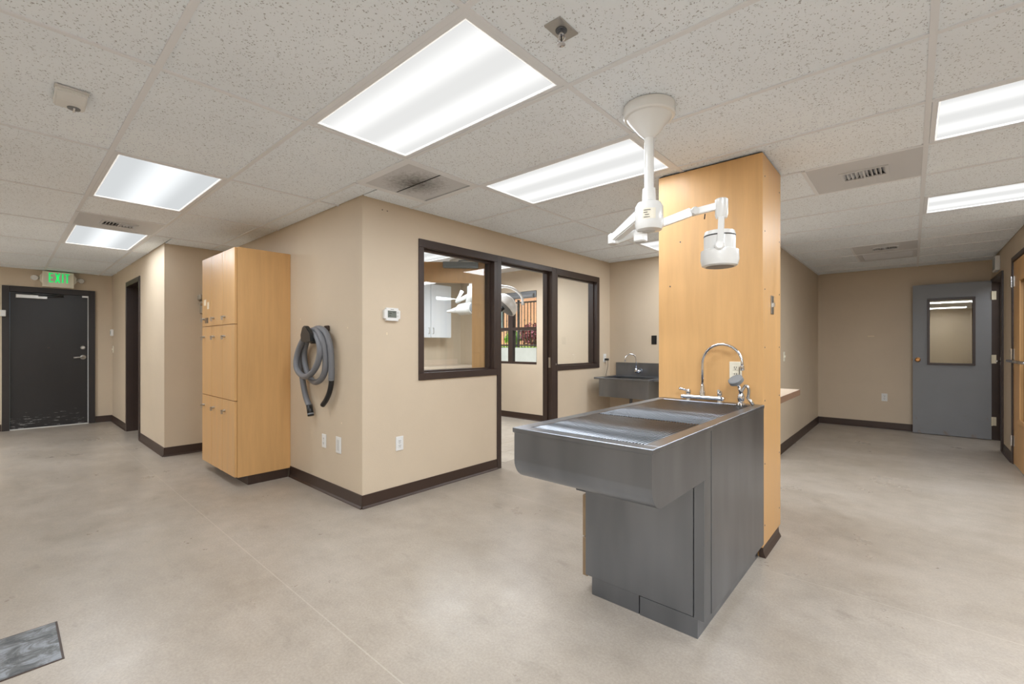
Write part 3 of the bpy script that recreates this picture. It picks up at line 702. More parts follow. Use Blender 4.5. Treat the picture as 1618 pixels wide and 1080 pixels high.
# ------------------------------------------------------------------ outlets, switches, thermostat
def plate(name, label, cat, face, u, z, kind, pm='white_plastic', w_=.072, h_=.116):
    """face = (axis, plane, sign) : wall plane and the way it looks"""
    ax, pl, s = face
    loc = (pl, u, z-h_/2) if ax == 0 else (u, pl, z-h_/2)
    t = thing(name, label, cat, loc)
    def pc(n_, m_, du, dz, hw, hh, d0, d1, par=t, bev=0):
        a, b = sorted((pl+s*d0, pl+s*d1))
        if ax == 0: return box(n_, m_, a, b, u+du-hw, u+du+hw, z+dz-hh, z+dz+hh, par, bev)
        return box(n_, m_, u+du-hw, u+du+hw, a, b, z+dz-hh, z+dz+hh, par, bev)
    pc('plate', pm, 0, 0, w_/2, h_/2, 0, .006, bev=.002)
    if kind in ('duplex', 'gfci'):
        for dz in (-.02, .02):
            r = pc('receptacle', pm, 0, dz, .017, .0145, .006, .0085, bev=.001)
            for du in (-.006, .006): pc('slot', 'slot', du, dz+.003, .0014, .005, .0082, .0089, r)
            pc('slot', 'slot', 0, dz-.008, .0025, .0025, .0082, .0089, r)
        if kind == 'gfci': pc('test_button', 'slot', .022, 0, .0015, .026, .006, .008)
        else: pc('screw', 'satin', 0, 0, .003, .003, .006, .0075)
    elif kind == 'blank':
        pc('insert', 'grey_white', 0, 0, .020, .045, .006, .009, bev=.001)
    elif kind == 'toggle':
        pc('toggle', pm, 0, 0, .005, .012, .006, .018)
    elif kind == 'rocker':
        pc('rocker', pm, 0, 0, .016, .033, .006, .010, bev=.001)
    return t, pc
plate('wall_outlet', 'white duplex outlet below the thermostat on the window wall', 'outlet', (0, XW, 1), 2.147, .452, 'duplex')
plate('wall_outlet', 'small white outlet under the coiled hose, left of the wider plate', 'outlet', (1, YL, -1), -3.846, .44, 'duplex')
plate('wall_plate', 'taller white cover plate at the foot of the wall beside the corner', 'wall plate', (1, YL, -1), -3.59, .44, 'blank', h_=.135, w_=.085)
plate('wall_outlet', 'white duplex outlet low on the back wall of the nook', 'outlet', (1, YB, -1), -.318, .477, 'duplex')
plate('wall_outlet', 'white outlet on the maple column behind the gooseneck faucet', 'outlet', (1, 2.945, -1), -.822, 1.104, 'gfci', 'ivory')
plate('wall_switch', 'black switch plate on the wall above the wall sink', 'switch', (1, YS, -1), -2.56, 1.335, 'rocker', 'black_plastic')
plate('wall_switch', 'ivory toggle switch on the left wall of the nook', 'switch', (0, XN, 1), 6.14, 1.13, 'toggle', 'ivory')
plate('wall_switch', 'ivory toggle switch beside the exit door corner', 'switch', (1, YC, -1), -10.02, 1.2, 'toggle', 'ivory')
plate('wall_switch', 'grey metal switch plate on the side of the maple column', 'switch', (0, -.672, 1), 3.17, 1.517, 'toggle', 'satin', w_=.066)
t, pc = plate('wall_outlet', 'white outlet with black plug left of the wall sink', 'outlet', (0, XW, 1), 5.43, 1.09, 'duplex')
pl_ = pc('plug', 'black_plastic', .0, -.02, .018, .014, .0086, .06, bev=.003)
tube('cord', 'slot', spline([(XW+.05, 5.43, 1.06), (XW+.055, 5.425, .98), (XW+.03, 5.42, .86), (XW+.02, 5.43, .70)], 5), .003, pl_, 6)
t = thing('phone_cradle', 'small white wall box above the switch beside the exit door', 'wall box', (-10.03, YC, 1.42))
box('body', 'white_plastic', -10.07, -9.99, YC-.035, YC, 1.42, 1.53, t, .006); box('front_panel', 'closer_grey', -10.055, -10.005, YC-.037, YC-.034, 1.45, 1.50, t)
t = thing('door_sensor', 'white box fixed to the left edge of the exit door frame', 'sensor', (XE+.05, .0, 1.69))
box('body', 'white_plastic', XE+.045, XE+.10, -.05, .035, 1.69, 1.78, t, .006); box('button', 'ivory', XE+.099, XE+.103, -.04, -.015, 1.72, 1.75, t)

t = thing('thermostat', 'white thermostat with grey screen near the wall corner', 'thermostat', (XW, 2.065, 1.455))
bm = bbox(bmesh.new(), XW, XW+.026, 1.992, 2.138, 1.462, 1.566); bmesh.ops.bevel(bm, geom=[e for e in bm.edges if abs(e.verts[0].co.x-e.verts[1].co.x) > .01], offset=.018, segments=3, affect='EDGES')
link('case', bm, 'white_plastic', t)
sc_ = box('screen', 'lcd', XW+.0255, XW+.0268, 2.022, 2.102, 1.487, 1.543, t)
boxes('readout', 'slot', [(XW+.0266, XW+.0272, 2.034, 2.058, 1.520, 1.526), (XW+.0266, XW+.0272, 2.034, 2.05, 1.503, 1.507), (XW+.0266, XW+.0272, 2.066, 2.094, 1.527, 1.531)], sc_)
boxes('brand_mark', 'slot', [(XW+.0262, XW+.0268, 2.050, 2.053, 1.550, 1.557), (XW+.0262, XW+.0268, 2.055, 2.078, 1.5515, 1.5545)], t)
for z in (1.50, 1.53): box('button', 'grey_white', XW+.0255, XW+.028, 2.108, 2.122, z-.008, z+.008, t, .002)

# ------------------------------------------------------------------ lockers
LX0, LX1, LY0, LZ0, LZ1 = -5.54, -4.545, 1.343, .085, 2.14
t = thing('locker_cabinet', 'tall maple locker cabinet with nine doors beside the hose', 'cabinet', ((LX0+LX1)/2, 1.6, 0))
box('body', 'maple', LX0, LX1, LY0+.022, YL-.001, LZ0, LZ1, t, .001)
box('toe_kick', 'brown_vinyl', LX0+.05, LX1-.008, 1.45, YL-.022, 0, LZ0, t)
cols = [LX0+.002, -5.215, -4.89, LX1-.002]; rows = [LZ0+.002, .766, 1.452, LZ1-.002]
for ci in range(3):
    for ri in range(3):
        a, b, c0, c1 = cols[ci]+.002, cols[ci+1]-.002, rows[ri]+.003, rows[ri+1]-.003
        d = box('door', 'maple', a, b, LY0, LY0+.02, c0, c1, t, .0015)
        kz = [rows[1]-.105, rows[2]-.105, rows[2]+.075][ri]; kx = a+.075
        l = link('lock', blathe(bmesh.new(), [(.011, 0), (.011, .018), (.008, .021)], (kx, LY0, kz), (0, -1, 0), 14), 'satin', d)
        boxes('hasp', 'satin', [(kx-.004, kx+.004, LY0-.034, LY0-.018, kz-.03, kz+.008), (kx-.028, kx+.004, LY0-.03, LY0-.022, kz-.004, kz+.004)], d)
        if ci == 0 and ri == 2:
            boxes('sticker_lettering', 'slot', [(a+.10+.028*k, a+.10+.028*k+.016, LY0-.0008, LY0, c0+.03, c0+.085) for k in (0, 1.4, 2.2, 3.2)], d)
            boxes('sticker_residue', 'smudge_white', [(a+.06, a+.13, LY0-.0006, LY0, c0+.21, c0+.27), (a+.17, a+.23, LY0-.0006, LY0, c0+.17, c0+.24)], d)
t = thing('wall_dispenser', 'grey wall dispenser half hidden behind the lockers', 'dispenser', (XC, 1.62, 1.64))
box('body', 'dispenser_grey', XC, XC+.09, 1.535, 1.72, 1.64, 1.80, t, .006); box('lid', 'dispenser_grey', XC, XC+.12, 1.51, 1.74, 1.80, 1.86, t, .006); box('nozzle', 'satin', XC+.05, XC+.11, 1.52, 1.55, 1.74, 1.76, t)

# ------------------------------------------------------------------ coiled hose on its hook
def hz(zx, zy, y): return on(440+zx/4.695, 500+zy/4.695, 1, y)
t = thing('vacuum_hose', 'coiled grey vacuum hose hanging on the wall between lockers and corner', 'hose', hz(260, 690, YL))
path = [(232, 668, 1.775), (205, 600, 1.775), (184, 500, 1.77), (172, 400, 1.765), (166, 300, 1.76), (182, 190, 1.75), (232, 112, 1.735), (283, 145, 1.715), (308, 240, 1.70),
        (292, 340, 1.695), (250, 415, 1.69), (200, 445, 1.69), (152, 415, 1.695), (131, 350, 1.70), (150, 245, 1.715), (205, 140, 1.73), (272, 98, 1.735), (325, 165, 1.725), (348, 290, 1.735),
        (345, 400, 1.74), (315, 465, 1.745), (270, 485, 1.75), (228, 445, 1.755), (198, 350, 1.76), (194, 250, 1.765), (225, 145, 1.76), (285, 88, 1.755), (345, 110, 1.755), (380, 200, 1.76), (392, 320, 1.765), (393, 465, 1.77)]
pts = spline([hz(*p) for p in path], 7)
tube('hose', 'grey_rubber', pts, .0245, t, 12)
rib = bmesh.new()
e0 = [hz(236, 664, 1.775), hz(228, 664, 1.775)]
k1 = link('cuff', btube(bmesh.new(), [hz(228, 655, 1.775), hz(240, 735, 1.775)], .026, 14), 'black_plastic', t)
link('cuff_ring', btube(bmesh.new(), [hz(238, 715, 1.775), hz(239.5, 727, 1.775)], .0275, 14), 'slate_grey', k1)
k2 = link('wand', btube(bmesh.new(), spline([hz(393, 455, 1.77), hz(391, 500, 1.77), hz(378, 560, 1.77), hz(355, 615, 1.77), hz(328, 655, 1.77)], 5), .021, 14), 'black_plastic', t)
link('wand_clip', btube(bmesh.new(), [hz(393, 462, 1.77), hz(392.5, 474, 1.77)], .0245, 14), 'slate_grey', k2)
rib.free()
t = thing('hose_hanger', 'black plastic hanger holding the coiled hose', 'hook', hz(230, 150, YL))
def tri(poly, y0, y1):
    a = [hz(u, v, y0) for u, v in poly]; return [(p.x, p.z) for p in a]
bm = bmesh.new(); bprism(bm, tri([(196, 185), (192, 135), (205, 80), (215, 67), (230, 70), (265, 125), (270, 185), (232, 192)], 1.70, 0), 1, 1.665, 1.70)
bmesh.ops.bevel(bm, geom=bm.edges[:], offset=.006, segments=2, affect='EDGES'); link('front_plate', bm, 'black_plastic', t)
p = hz(240, 150, 1.70); tube('peg', 'black_plastic', [(p.x, 1.70, p.z-.03), (p.x, YL, p.z-.03)], .028, t, 16)
p = hz(318, 78, 1.76); box('rear_tab', 'brown_vinyl', p.x-.02, p.x+.04, 1.79, YL, p.z-.03, p.z+.015, t, .006)

# ------------------------------------------------------------------ exit door, sign
ed = struct(box('door_2', 'black_door', XE-.05, XE-.006, DE0+.003, DE1-.003, .012, 2.062))
for b in ((DE0-.075, DE0, 0, 2.15), (DE1, DE1+.075, 0, 2.15), (DE0, DE1, 2.065, 2.15)): box('door_frame', 'dark_frame', XE-.1, XE+.03, *b, ed, .003)
box('weather_strip', 'grey_white', XE-.006, XE+.004, DE1-.012, DE1-.002, .02, 2.05, ed)
box('closer_cover', 'satin', XE-.006, XE+.04, .13, .455, 1.975, 2.03, ed, .004)
boxes('closer_arm', 'black_plastic', [(XE-.006, XE+.02, .28, .34, 2.045, 2.062)], ed)
tube('closer_rod', 'steel_dark', [(XE+.03, .30, 2.052), (XE+.05, .63, 2.045)], .009, ed, 8)
tube('closer_rod', 'steel_dark', [(XE+.05, .63, 2.025), (XE+.05, .36, 2.02)], .009, ed, 8)
box('frame_bracket', 'satin', XE-.004, XE+.02, .84, .91, 2.035, 2.06, ed)
link('deadbolt', blathe(bmesh.new(), [(.032, 0), (.031, .012), (.022, .02)], (XE-.006, .852, 1.228), (1, 0, 0), 20), 'satin', ed)
rz = link('lever_rose', blathe(bmesh.new(), [(.036, 0), (.035, .012), (.02, .018), (.014, .05)], (XE-.006, .852, 1.073), (1, 0, 0), 20), 'satin', ed)
tube('lever', 'satin', [(XE+.042, .86, 1.073), (XE+.046, .80, 1.073), (XE+.042, .74, 1.069)], .011, rz, 10)
box('threshold', 'grey_white', XE-.11, XE+.02, DE0, DE1, 0, .012, ed)
box('peephole', 'brown_vinyl', XE-.006, XE-.002, .46, .48, 1.22, 1.24, ed)

sy0, sy1, sz0, sz1, sx = .40, .74, 2.165, 2.402, XE+.10
t = thing('exit_sign', 'white exit sign with green glowing letters and two emergency lamps', 'sign', (XE+.05, .57, sz0))
box('housing', 'ivory', XE, sx, sy0, sy1, sz0, sz1, t, .004)
for yy, s in ((sy0, -1), (sy1, 1)):
    bm = bmesh.new(); bprism(bm, [(yy, sz0+.05), (yy+s*.03, sz0+.09), (yy+s*.03, sz1-.07), (yy, sz1-.03)], 0, XE+.02, XE+.08); link('end_cap', bm, 'ivory', t)
    hd = link('lamp_head', blathe(bmesh.new(), [(.02, -.035), (.036, -.03), (.042, .02), (.040, .03)], (XE+.07, yy+s*.075, sz0+.13), (.9, s*.35, -.25), 18), 'chrome', t)
    link('lamp_glass', blathe(bmesh.new(), [(.038, .0295), (.03, .033)], (XE+.07, yy+s*.075, sz0+.13), (.9, s*.35, -.25), 18), 'grey_white', hd)
    tube('bracket', 'satin', [(XE+.05, yy+s*.02, sz0+.13), (XE+.055, yy+s*.06, sz0+.13)], .012, t, 8)
lw, lh, lz = .044, .145, sz0+.07
def letter(rects=(), slants=()):
    bm = bmesh.new()
    for y0, y1, z0, z1 in rects: bbox(bm, sx-.001, sx+.003, y0, y1, z0, z1)
    for p in slants: bprism(bm, p, 0, sx-.001, sx+.003)
    return link('letter', bm, 'green_glow', t)
y = sy0+.065; b_ = .017
letter([(y, y+b_, lz, lz+lh), (y+b_, y+.05, lz, lz+b_), (y+b_, y+.05, lz+lh-b_, lz+lh), (y+b_, y+.045, lz+lh/2-b_/2, lz+lh/2+b_/2)])
y = sy0+.130
letter((), [[(y, lz), (y+.02, lz), (y+.062, lz+lh), (y+.042, lz+lh)], [(y+.042, lz), (y+.062, lz), (y+.02, lz+lh), (y, lz+lh)]])
y = sy0+.207; letter([(y, y+b_, lz, lz+lh)])
y = sy0+.238; letter([(y+.0175, y+.0175+b_, lz, lz+lh-b_), (y, y+.052, lz+lh-b_, lz+lh)])

# ------------------------------------------------------------------ corridor doorway with the leaf standing open
cd = struct(box('door_3', 'brown_metal', DC0-.06, DC0, YC-.014, YC+T+.01, 0, 2.19, None, .003))
box('door_jamb', 'brown_metal', DC1, DC1+.06, YC-.014, YC+T+.01, 0, 2.19, cd, .003); box('door_head', 'brown_metal', DC0, DC1, YC-.014, YC+T+.01, 2.12, 2.19, cd, .003)
t = thing('interior_door', 'dark brown door leaf standing open inside the corridor doorway', 'door', (DC0+.03, 1.75, 0))
box('leaf', 'inner_leaf', DC0+.005, DC0+.045, YC+T+.012, 2.2, .01, 2.115, t, .002)
box('hinge', 'steel_dark', DC0+.0, DC0+.012, YC+T+.001, YC+T+.012, 1.9, 2.0, t)
k = link('knob', blathe(bmesh.new(), [(.012, 0), (.012, .03), (.028, .05), (.02, .07)], (DC0+.045, 2.13, 1.0), (1, 0, 0), 16), 'satin', t)

# ------------------------------------------------------------------ right wall: doorway, grey door, maple door, chime box
rd = struct(box('door_4', 'brown_metal', XR-.02, XR+T+.03, DR1, DR1+.06, 0, 2.15, None, .003))
box('door_jamb', 'brown_metal', XR-.02, XR+T+.03, DR0-.07, DR0, 0, 2.15, rd, .003); box('door_head', 'brown_metal', XR-.02, XR+T+.03, DR0, DR1, 2.10, 2.15, rd, .003)
box('door_stop', 'brown_vinyl', XR+.065, XR+.085, DR1-.02, DR1, 0, 2.1, rd)
for z in (.25, 1.08, 1.93): box('hinge_leaf', 'hinge_ivory', XR-.016, XR+.03, DR1-.004, DR1, z-.057, z+.057, rd)
lt = box('strike', 'satin', XR-.022, XR+.01, DR0-.012, DR0+.002, 1.03, 1.12, rd); tube('latch_lever', 'satin', [(XR-.02, DR0-.02, 1.075), (XR-.06, DR0-.03, 1.075), (XR-.06, DR0-.10, 1.075)], .008, lt, 8)
t = thing('grey_metal_door', 'scuffed grey metal door with square window standing open against the back wall', 'door', (.4, 8.62, 0))
gy0, gy1 = 8.60, 8.64; a0, a1 = .006, .802
bm = bmesh.new()
for b in ((a0, .165, gy0, gy1, .008, 2.125), (.648, a1, gy0, gy1, .008, 2.125), (.165, .648, gy0, gy1, .008, .99), (.165, .648, gy0, gy1, 1.925, 2.125)): bbox(bm, *b)
link('leaf', bm, 'grey_door', t)
for b in ((.163, .650, .988, 1.016), (.163, .650, 1.899, 1.927), (.163, .191, 1.016, 1.899), (.622, .650, 1.016, 1.899)): box('window_frame', 'brown_metal', b[0], b[1], gy0-.014, gy1+.014, b[2], b[3], t, .002)
box('pane', 'door_glass', .191, .622, gy0+.014, gy0+.020, 1.016, 1.899, t)
kn = link('knob_rose', blathe(bmesh.new(), [(.032, 0), (.03, .008), (.012, .012), (.012, .035)], (.062, gy0, 1.06), (0, -1, 0), 20), 'brass', t)
link('knob', blathe(bmesh.new(), [(.012, .03), (.026, .04), (.028, .052), (.02, .062)], (.062, gy0, 1.06), (0, -1, 0), 20), 'brass', kn)
box('latch', 'brass', a0-.006, a0+.001, gy0+.01, gy0+.03, 1.045, 1.075, t)
for z in (.25, 1.08, 1.93): link('hinge_barrel', blathe(bmesh.new(), [(.007, -.057), (.007, .057)], (a1+.004, gy0-.004, z), n=10), 'hinge_ivory', t)

md = struct(box('door_5', 'brown_metal', XR-.014, XR+T+.01, 7.02, 7.075, 0, 2.2, None, .003))
box('door_jamb', 'brown_metal', XR-.014, XR+T+.01, 6.02, 6.075, 0, 2.2, md, .003); box('door_head', 'brown_metal', XR-.014, XR+T+.01, 6.075, 7.02, 2.15, 2.2, md, .003)
t = thing('maple_door', 'maple door with glass panel and chrome bar at the right edge', 'door', (XR+.03, 6.55, 0))
bm = bmesh.new(); xa, xb = XR-.002, XR+.042
for b in ((6.08, 6.22, .01, 2.145), (6.62, 7.015, .01, 2.145), (6.22, 6.62, .01, .5), (6.22, 6.62, 1.93, 2.145)): bbox(bm, xa, xb, *b)
link('leaf', bm, 'maple', t)
box('pane', 'door_glass', xa+.018, xa+.024, 6.22, 6.62, .5, 1.93, t)
for b in ((6.60, 6.64, .48, 1.95), (6.2, 6.24, .48, 1.95), (6.24, 6.60, .48, .52), (6.24, 6.60, 1.91, 1.95)): box('glazing_bead', 'maple_edge', xa-.008, xa, *b, t)
for z in (.25, 1.17, 1.94):
    hg = box('hinge', 'satin', xa-.004, xa+.0, 6.97, 7.03, z-.055, z+.055, t); link('hinge_barrel', blathe(bmesh.new(), [(.009, -.057), (.009, .057)], (xa-.016, 7.02, z), n=10), 'chrome', hg)
tube('push_bar', 'chrome', [(xa, 6.99, 1.10), (xa-.05, 6.97, 1.10), (xa-.05, 6.12, 1.10), (xa, 6.10, 1.10)], .014, t, 10)
t = thing('chime_box', 'small white box high on the right wall above the far doorway', 'wall box', (XR-.02, 8.1, 2.19))
box('case', 'white_plastic', XR-.045, XR, 7.98, 8.24, 2.19, 2.37, t, .005); box('grille', 'closer_grey', XR-.047, XR-.044, 8.01, 8.21, 2.21, 2.35, t)

# ------------------------------------------------------------------ maple column with base, counter behind it
PX0, PX1, PY0, PY1 = -1.32, -.672, 2.945, 3.42
t = thing('maple_column', 'tall maple clad column rising to the ceiling behind the wet table', 'column', ((PX0+PX1)/2, (PY0+PY1)/2, 0))
box('core', 'maple_edge', PX0+.02, PX1-.02, PY0+.02, PY1-.02, 0, H-.002, t)
box('front_panel', 'maple', PX0, PX1, PY0, PY0+.019, .06, H-.008, t, .001)
box('side_panel', 'maple', PX1-.019, PX1, PY0+.0195, PY1, .06, H-.008, t, .001)
box('side_panel', 'maple', PX0, PX0+.019, PY0+.0195, PY1, .06, H-.008, t, .001); box('back_panel', 'maple', PX0+.0195, PX1-.0195, PY1-.019, PY1, .06, H-.008, t, .001)
box('shadow_strip', 'slot', PX0+.004, PX1-.004, PY0+.004, PY1-.004, H-.008, H-.003, t)  # dark strip standing in for the shadow line under the ceiling
bm = bmesh.new(); bprism(bm, [(PX1-.02, 0), (PX1+.016, 0), (PX1+.012, .012), (PX1+.003, .03), (PX1+.001, .06), (PX1-.02, .06)], 1, PY0+.005, PY1-.06); link('base_trim', bm, 'brown_vinyl', t)
for z in (.18, .55, .93, 1.25, 1.6, 1.95, 2.28):
    for yy in (PY0+.05, PY1-.04): link('screw', blathe(bmesh.new(), [(.005, 0), (.004, .002)], (PX1, yy, z), (1, 0, 0), 8), 'steel_dark', t)
for z, x in ((1.95, -1.17), (1.66, -1.24)): link('screw', blathe(bmesh.new(), [(.005, 0), (.004, .002)], (x, PY0, z), (0, -1, 0), 8), 'steel_dark', t)
tube('wire_pull', 'white_plastic', [(PX0, 3.0, .99), (PX0-.012, 3.0, .99), (PX0-.014, 3.0, 1.0), (PX0-.014, 3.0, 1.085), (PX0-.012, 3.0, 1.095), (PX0, 3.0, 1.095)], .004, t, 8)
t = thing('counter_unit', 'laminate counter end jutting out behind the maple column', 'counter', (-1.0, 3.75, 0))
box('counter_top', 'laminate', -1.30, -.70, PY1+.001, 4.28, .857, .9, t, .002)
boxes('edge_band', 'laminate_edge', [(-.70, -.697, PY1+.001, 4.28, .855, .9)], t)
box('cabinet_body', 'maple', -1.30, -.84, PY1+.001, 4.05, .09, .868, t); box('toe_kick', 'brown_vinyl', -1.27, -.88, PY1+.001, 4.02, 0, .09, t)

# ------------------------------------------------------------------ stainless wet table
tx0, tx1, ty0, ty1, tz = -1.295, -.668, 1.435, 2.943, .910
t = thing('wet_table', 'stainless steel veterinary wet table with rod grate in front of the maple column', 'table', (-1.0, 2.3, 0))
rim = .05; bz, br = .688, .085
prof = [(ty0, tz-.012), (ty0, bz+br)]+[(ty0+br-br*math.cos(a), bz+br-br*math.sin(a)) for a in [math.pi/2*k/8 for k in range(1, 9)]]+[(ty1, bz), (ty1, tz-.012)]
bm = bmesh.new()
bprism(bm, prof, 0, tx1-.004, tx1); bprism(bm, prof, 0, tx0, tx0+.004)
n = len(prof)                                              # skin of the basin: flat front, smooth radius, flat bottom
def quad(p, q): return bm.faces.new([bm.verts.new((tx0+.004, *p)), bm.verts.new((tx1-.004, *p)), bm.verts.new((tx1-.004, *q)), bm.verts.new((tx0+.004, *q))])
quad(prof[0], prof[1]); quad(prof[n-3], prof[n-2])
last = None
for p in prof[1:n-2]:
    cur = [bm.verts.new((tx0+.004, *p)), bm.verts.new((tx1-.004, *p))]
    if last: bm.faces.new([last[0], last[1], cur[1], cur[0]]).smooth = True
    last = cur
link('basin', bm, 'steel', t)
box('basin_liner', 'basin_shade', tx0+.03, tx1-.03, ty0+.03, ty1-.05, bz+.06, bz+.065, t)  # coloured darker than the steel to put shade between the grate rods
bm = bmesh.new(); e = .006
for b in ((tx0-e, tx1+e, ty0-e, ty0+rim), (tx0-e, tx1+e, ty1-.085, ty1), (tx0-e, tx0+rim, ty0+rim, ty1-.085), (tx1-rim, tx1+e, ty0+rim, ty1-.085)): bbox(bm, *b, tz-.02, tz, .002)
link('rim', bm, 'steel', t)
# two lift-out rod grates
gx0, gx1 = tx0+rim+.006, tx1-rim-.006
for ga, gb in ((ty0+rim+.012, 2.02), (2.035, ty1-.10)):
    g = box('grate_bar', 'chrome', gx0, gx1, ga, ga+.006, tz-.016, tz-.008, t)
    for k in range(1, 4): box('cross_bar', 'chrome', gx0, gx1, ga+(gb-ga-.006)*k/3, ga+(gb-ga-.006)*k/3+.006, tz-.016, tz-.008, g)
    bm = bmesh.new(); m_ = 40
    for k in range(m_):
        x = gx0+.003+(gx1-gx0-.006)*k/(m_-1); btube(bm, [(x, ga, tz-.004), (x, gb, tz-.004)], .0027, 6)
    rr = link('rods', bm, 'rod', g); rr['kind'] = 'stuff'
# pedestal cabinet
py0 = 1.945
box('pedestal', 'steel_dark', -1.262, tx1-.012, py0+.012, ty1-.002, .095, bz-.002, t)
box('front_panel', 'steel', -1.265, -.716, py0, py0+.0115, .092, bz-.001, t, .001)
box('corner_stile', 'steel', -.712, tx1, py0-.002, py0+.0115, .086, bz-.001, t, .001)
box('side_panel', 'steel', tx1-.0115, tx1, py0+.012, ty1, .086, bz+.002, t, .001)
box('side_seam', 'steel', tx1, tx1+.002, 2.03, ty1, .086, tz-.021, t, .0005)
box('toe_panel', 'steel', -1.232, -.973, py0+.008, py0+.02, 0, .088, t, .001); box('toe_panel', 'steel', -.967, -.698, py0+.004, py0+.02, 0, .088, t, .001)
box('toe_side', 'steel', -.71, -.698, py0+.021, ty1, 0, .085, t, .001)
box('plinth', 'steel_dark', -1.225, -.711, py0+.021, ty1-.002, 0, .095, t)
for z0, z1 in ((.074, .272), (.278, .49)): box('drawer_front', 'drawer_edge', -1.296, -1.266, py0+.02, 2.90, z0, z1, t, .002)
box('bracket', 'steel_dark', -1.345, -1.262, py0+.03, py0+.08, .50, .53, t, .002)

# gooseneck faucet
fy = 2.89
t = thing('gooseneck_faucet', 'chrome gooseneck faucet with two lever handles on the wet table', 'faucet', (-1.0, fy, tz))
box('deck_bridge', 'chrome', -1.14, -.872, fy-.022, fy+.022, tz+.012, tz+.034, t, .006)
for hx_, s in ((-1.095, -1), (-.90, 1)):
    lathe('valve_base', 'chrome', [(.017, 0), (.015, .03), (.012, .05)], (hx_, fy, tz), parent=t, n=16)
    h = lathe('handle_hub', 'chrome', [(.015, 0), (.017, .012), (.013, .024), (.006, .028)], (hx_, fy, tz+.045), parent=t, n=16)
    e = (hx_+(-.055 if s < 0 else .008), fy-(.015 if s < 0 else .05), tz+.075)
    link('lever', btube(bmesh.new(), [(hx_, fy, tz+.062), e], .007, 8, radii=[.006, .009]), 'chrome', h)
lathe('spout_base', 'chrome', [(.019, 0), (.017, .03), (.0125, .05), (.0115, .07)], (-1.005, fy, tz+.03), parent=t, n=18)
arc = [(-1.005, fy, .98), (-1.005, fy, 1.12)]
cxx, rr_ = -.8835, .1215
for k in range(0, 15):
    a = math.pi-math.pi*1.0*k/14*1.04
    arc.append((cxx+rr_*math.cos(a), fy-.03*(k/14), 1.145+rr_*1.02*math.sin(a)))
tube('spout', 'chrome', arc, .0085, t, 14)
ex = arc[-1]; link('aerator', blathe(bmesh.new(), [(.009, .012), (.012, .01), (.013, -.012), (.011, -.016)], ex, n=16), 'chrome', t)

# hand sprayer
t = thing('hand_sprayer', 'chrome hand sprayer with rubber ringed head resting on the rear corner of the wet table', 'sprayer', (-.76, 2.87, tz))
hp = on(1163, 601, 1, 2.84); nk = on(1171, 622, 1, 2.85); bs = on(1171, 638, 1, 2.86)
hd = Vector((-.25, -.55, .8)).normalized()
link('spray_head', blathe(bmesh.new(), [(.012, -.035), (.028, -.02), (.036, -.006), (.036, .008)], hp, hd, 22), 'chrome', t)
link('rubber_ring', blathe(bmesh.new(), [(.0365, -.012), (.042, -.008), (.042, .012), (.034, .016)], hp, hd, 22), 'slate_grey', t)
tube('neck', 'chrome', [hp-hd*.03, nk], .009, t, 12)
link('valve', blathe(bmesh.new(), [(.018, -.02), (.022, -.005), (.018, .015), (.012, .03)], (bs.x, bs.y, tz+.045), n=18), 'chrome', t)
link('base', blathe(bmesh.new(), [(.026, 0), (.024, .012), (.016, .018), (.016, .03)], (bs.x, bs.y, tz), n=18), 'chrome', t)
tube('trigger', 'satin', spline([nk+Vector((.0, 0, .01)), on(1178, 609, 1, 2.85), on(1183, 615, 1, 2.85), on(1182, 628, 1, 2.86)], 5), .008, t, 10)
tube('hose_tail', 'satin', [on(1181, 627, 1, 2.86), Vector((-.70, 2.85, tz+.006))], .009, t, 10)

# ------------------------------------------------------------------ ceiling mounted exam lamp
mx, my = -.968, 2.05
t = thing('exam_lamp', 'white ceiling mounted exam lamp on a jointed arm above the wet table', 'lamp', (mx, my, H))
lathe('canopy', 'white_enamel', [(.122, 0), (.123, -.01), (.122, -.046), (.117, -.052), (.106, -.054), (.100, -.062), (.045, -.128), (.03, -.142), (.024, -.15)], (mx, my, H), parent=t, n=40)
lathe('drop_tube', 'white_enamel', [(.0225, -.145), (.0225, -.42)], (mx, my, H), parent=t, n=20)
lathe('collar', 'white_enamel', [(.03, -.395), (.031, -.40), (.033, -.455), (.036, -.47)], (mx, my, H), parent=t, n=24)
cn = lathe('pivot_can', 'white_enamel', [(.037, -.458), (.055, -.465), (.066, -.485), (.067, -.575), (.060, -.595), (.03, -.60)], (mx, my, H), parent=t, n=36)
lp_ = bmesh.new()
for k in range(8):                                         # curved paper label
    a0_, a1_ = [math.atan2(-my, -mx)-.45+.9*(k+q)/8 for q in (0, 1)]
    lp_.faces.new([lp_.verts.new((mx+.0676*math.cos(a), my+.0676*math.sin(a), z)) for a, z in ((a0_, H-.555), (a1_, H-.555), (a1_, H-.505), (a0_, H-.505))])
lb = link('label', lp_, 'ivory', cn)
lt_ = bmesh.new()
for r_, (s0, s1) in enumerate(((-.38, .1), (-.38, -.1), (-.3, .0), (-.38, .05))):
    a0_, a1_ = math.atan2(-my, -mx)+s0, math.atan2(-my, -mx)+s1; z = H-.513-.011*r_
    for q in range(4):
        b0_, b1_ = a0_+(a1_-a0_)*q/4, a0_+(a1_-a0_)*(q+1)/4
        lt_.faces.new([lt_.verts.new((mx+.0684*math.cos(a), my+.0684*math.sin(a), zz)) for a, zz in ((b0_, z-.003), (b1_, z-.003), (b1_, z), (b0_, z))])
link('label_print', lt_, 'slot', lb)
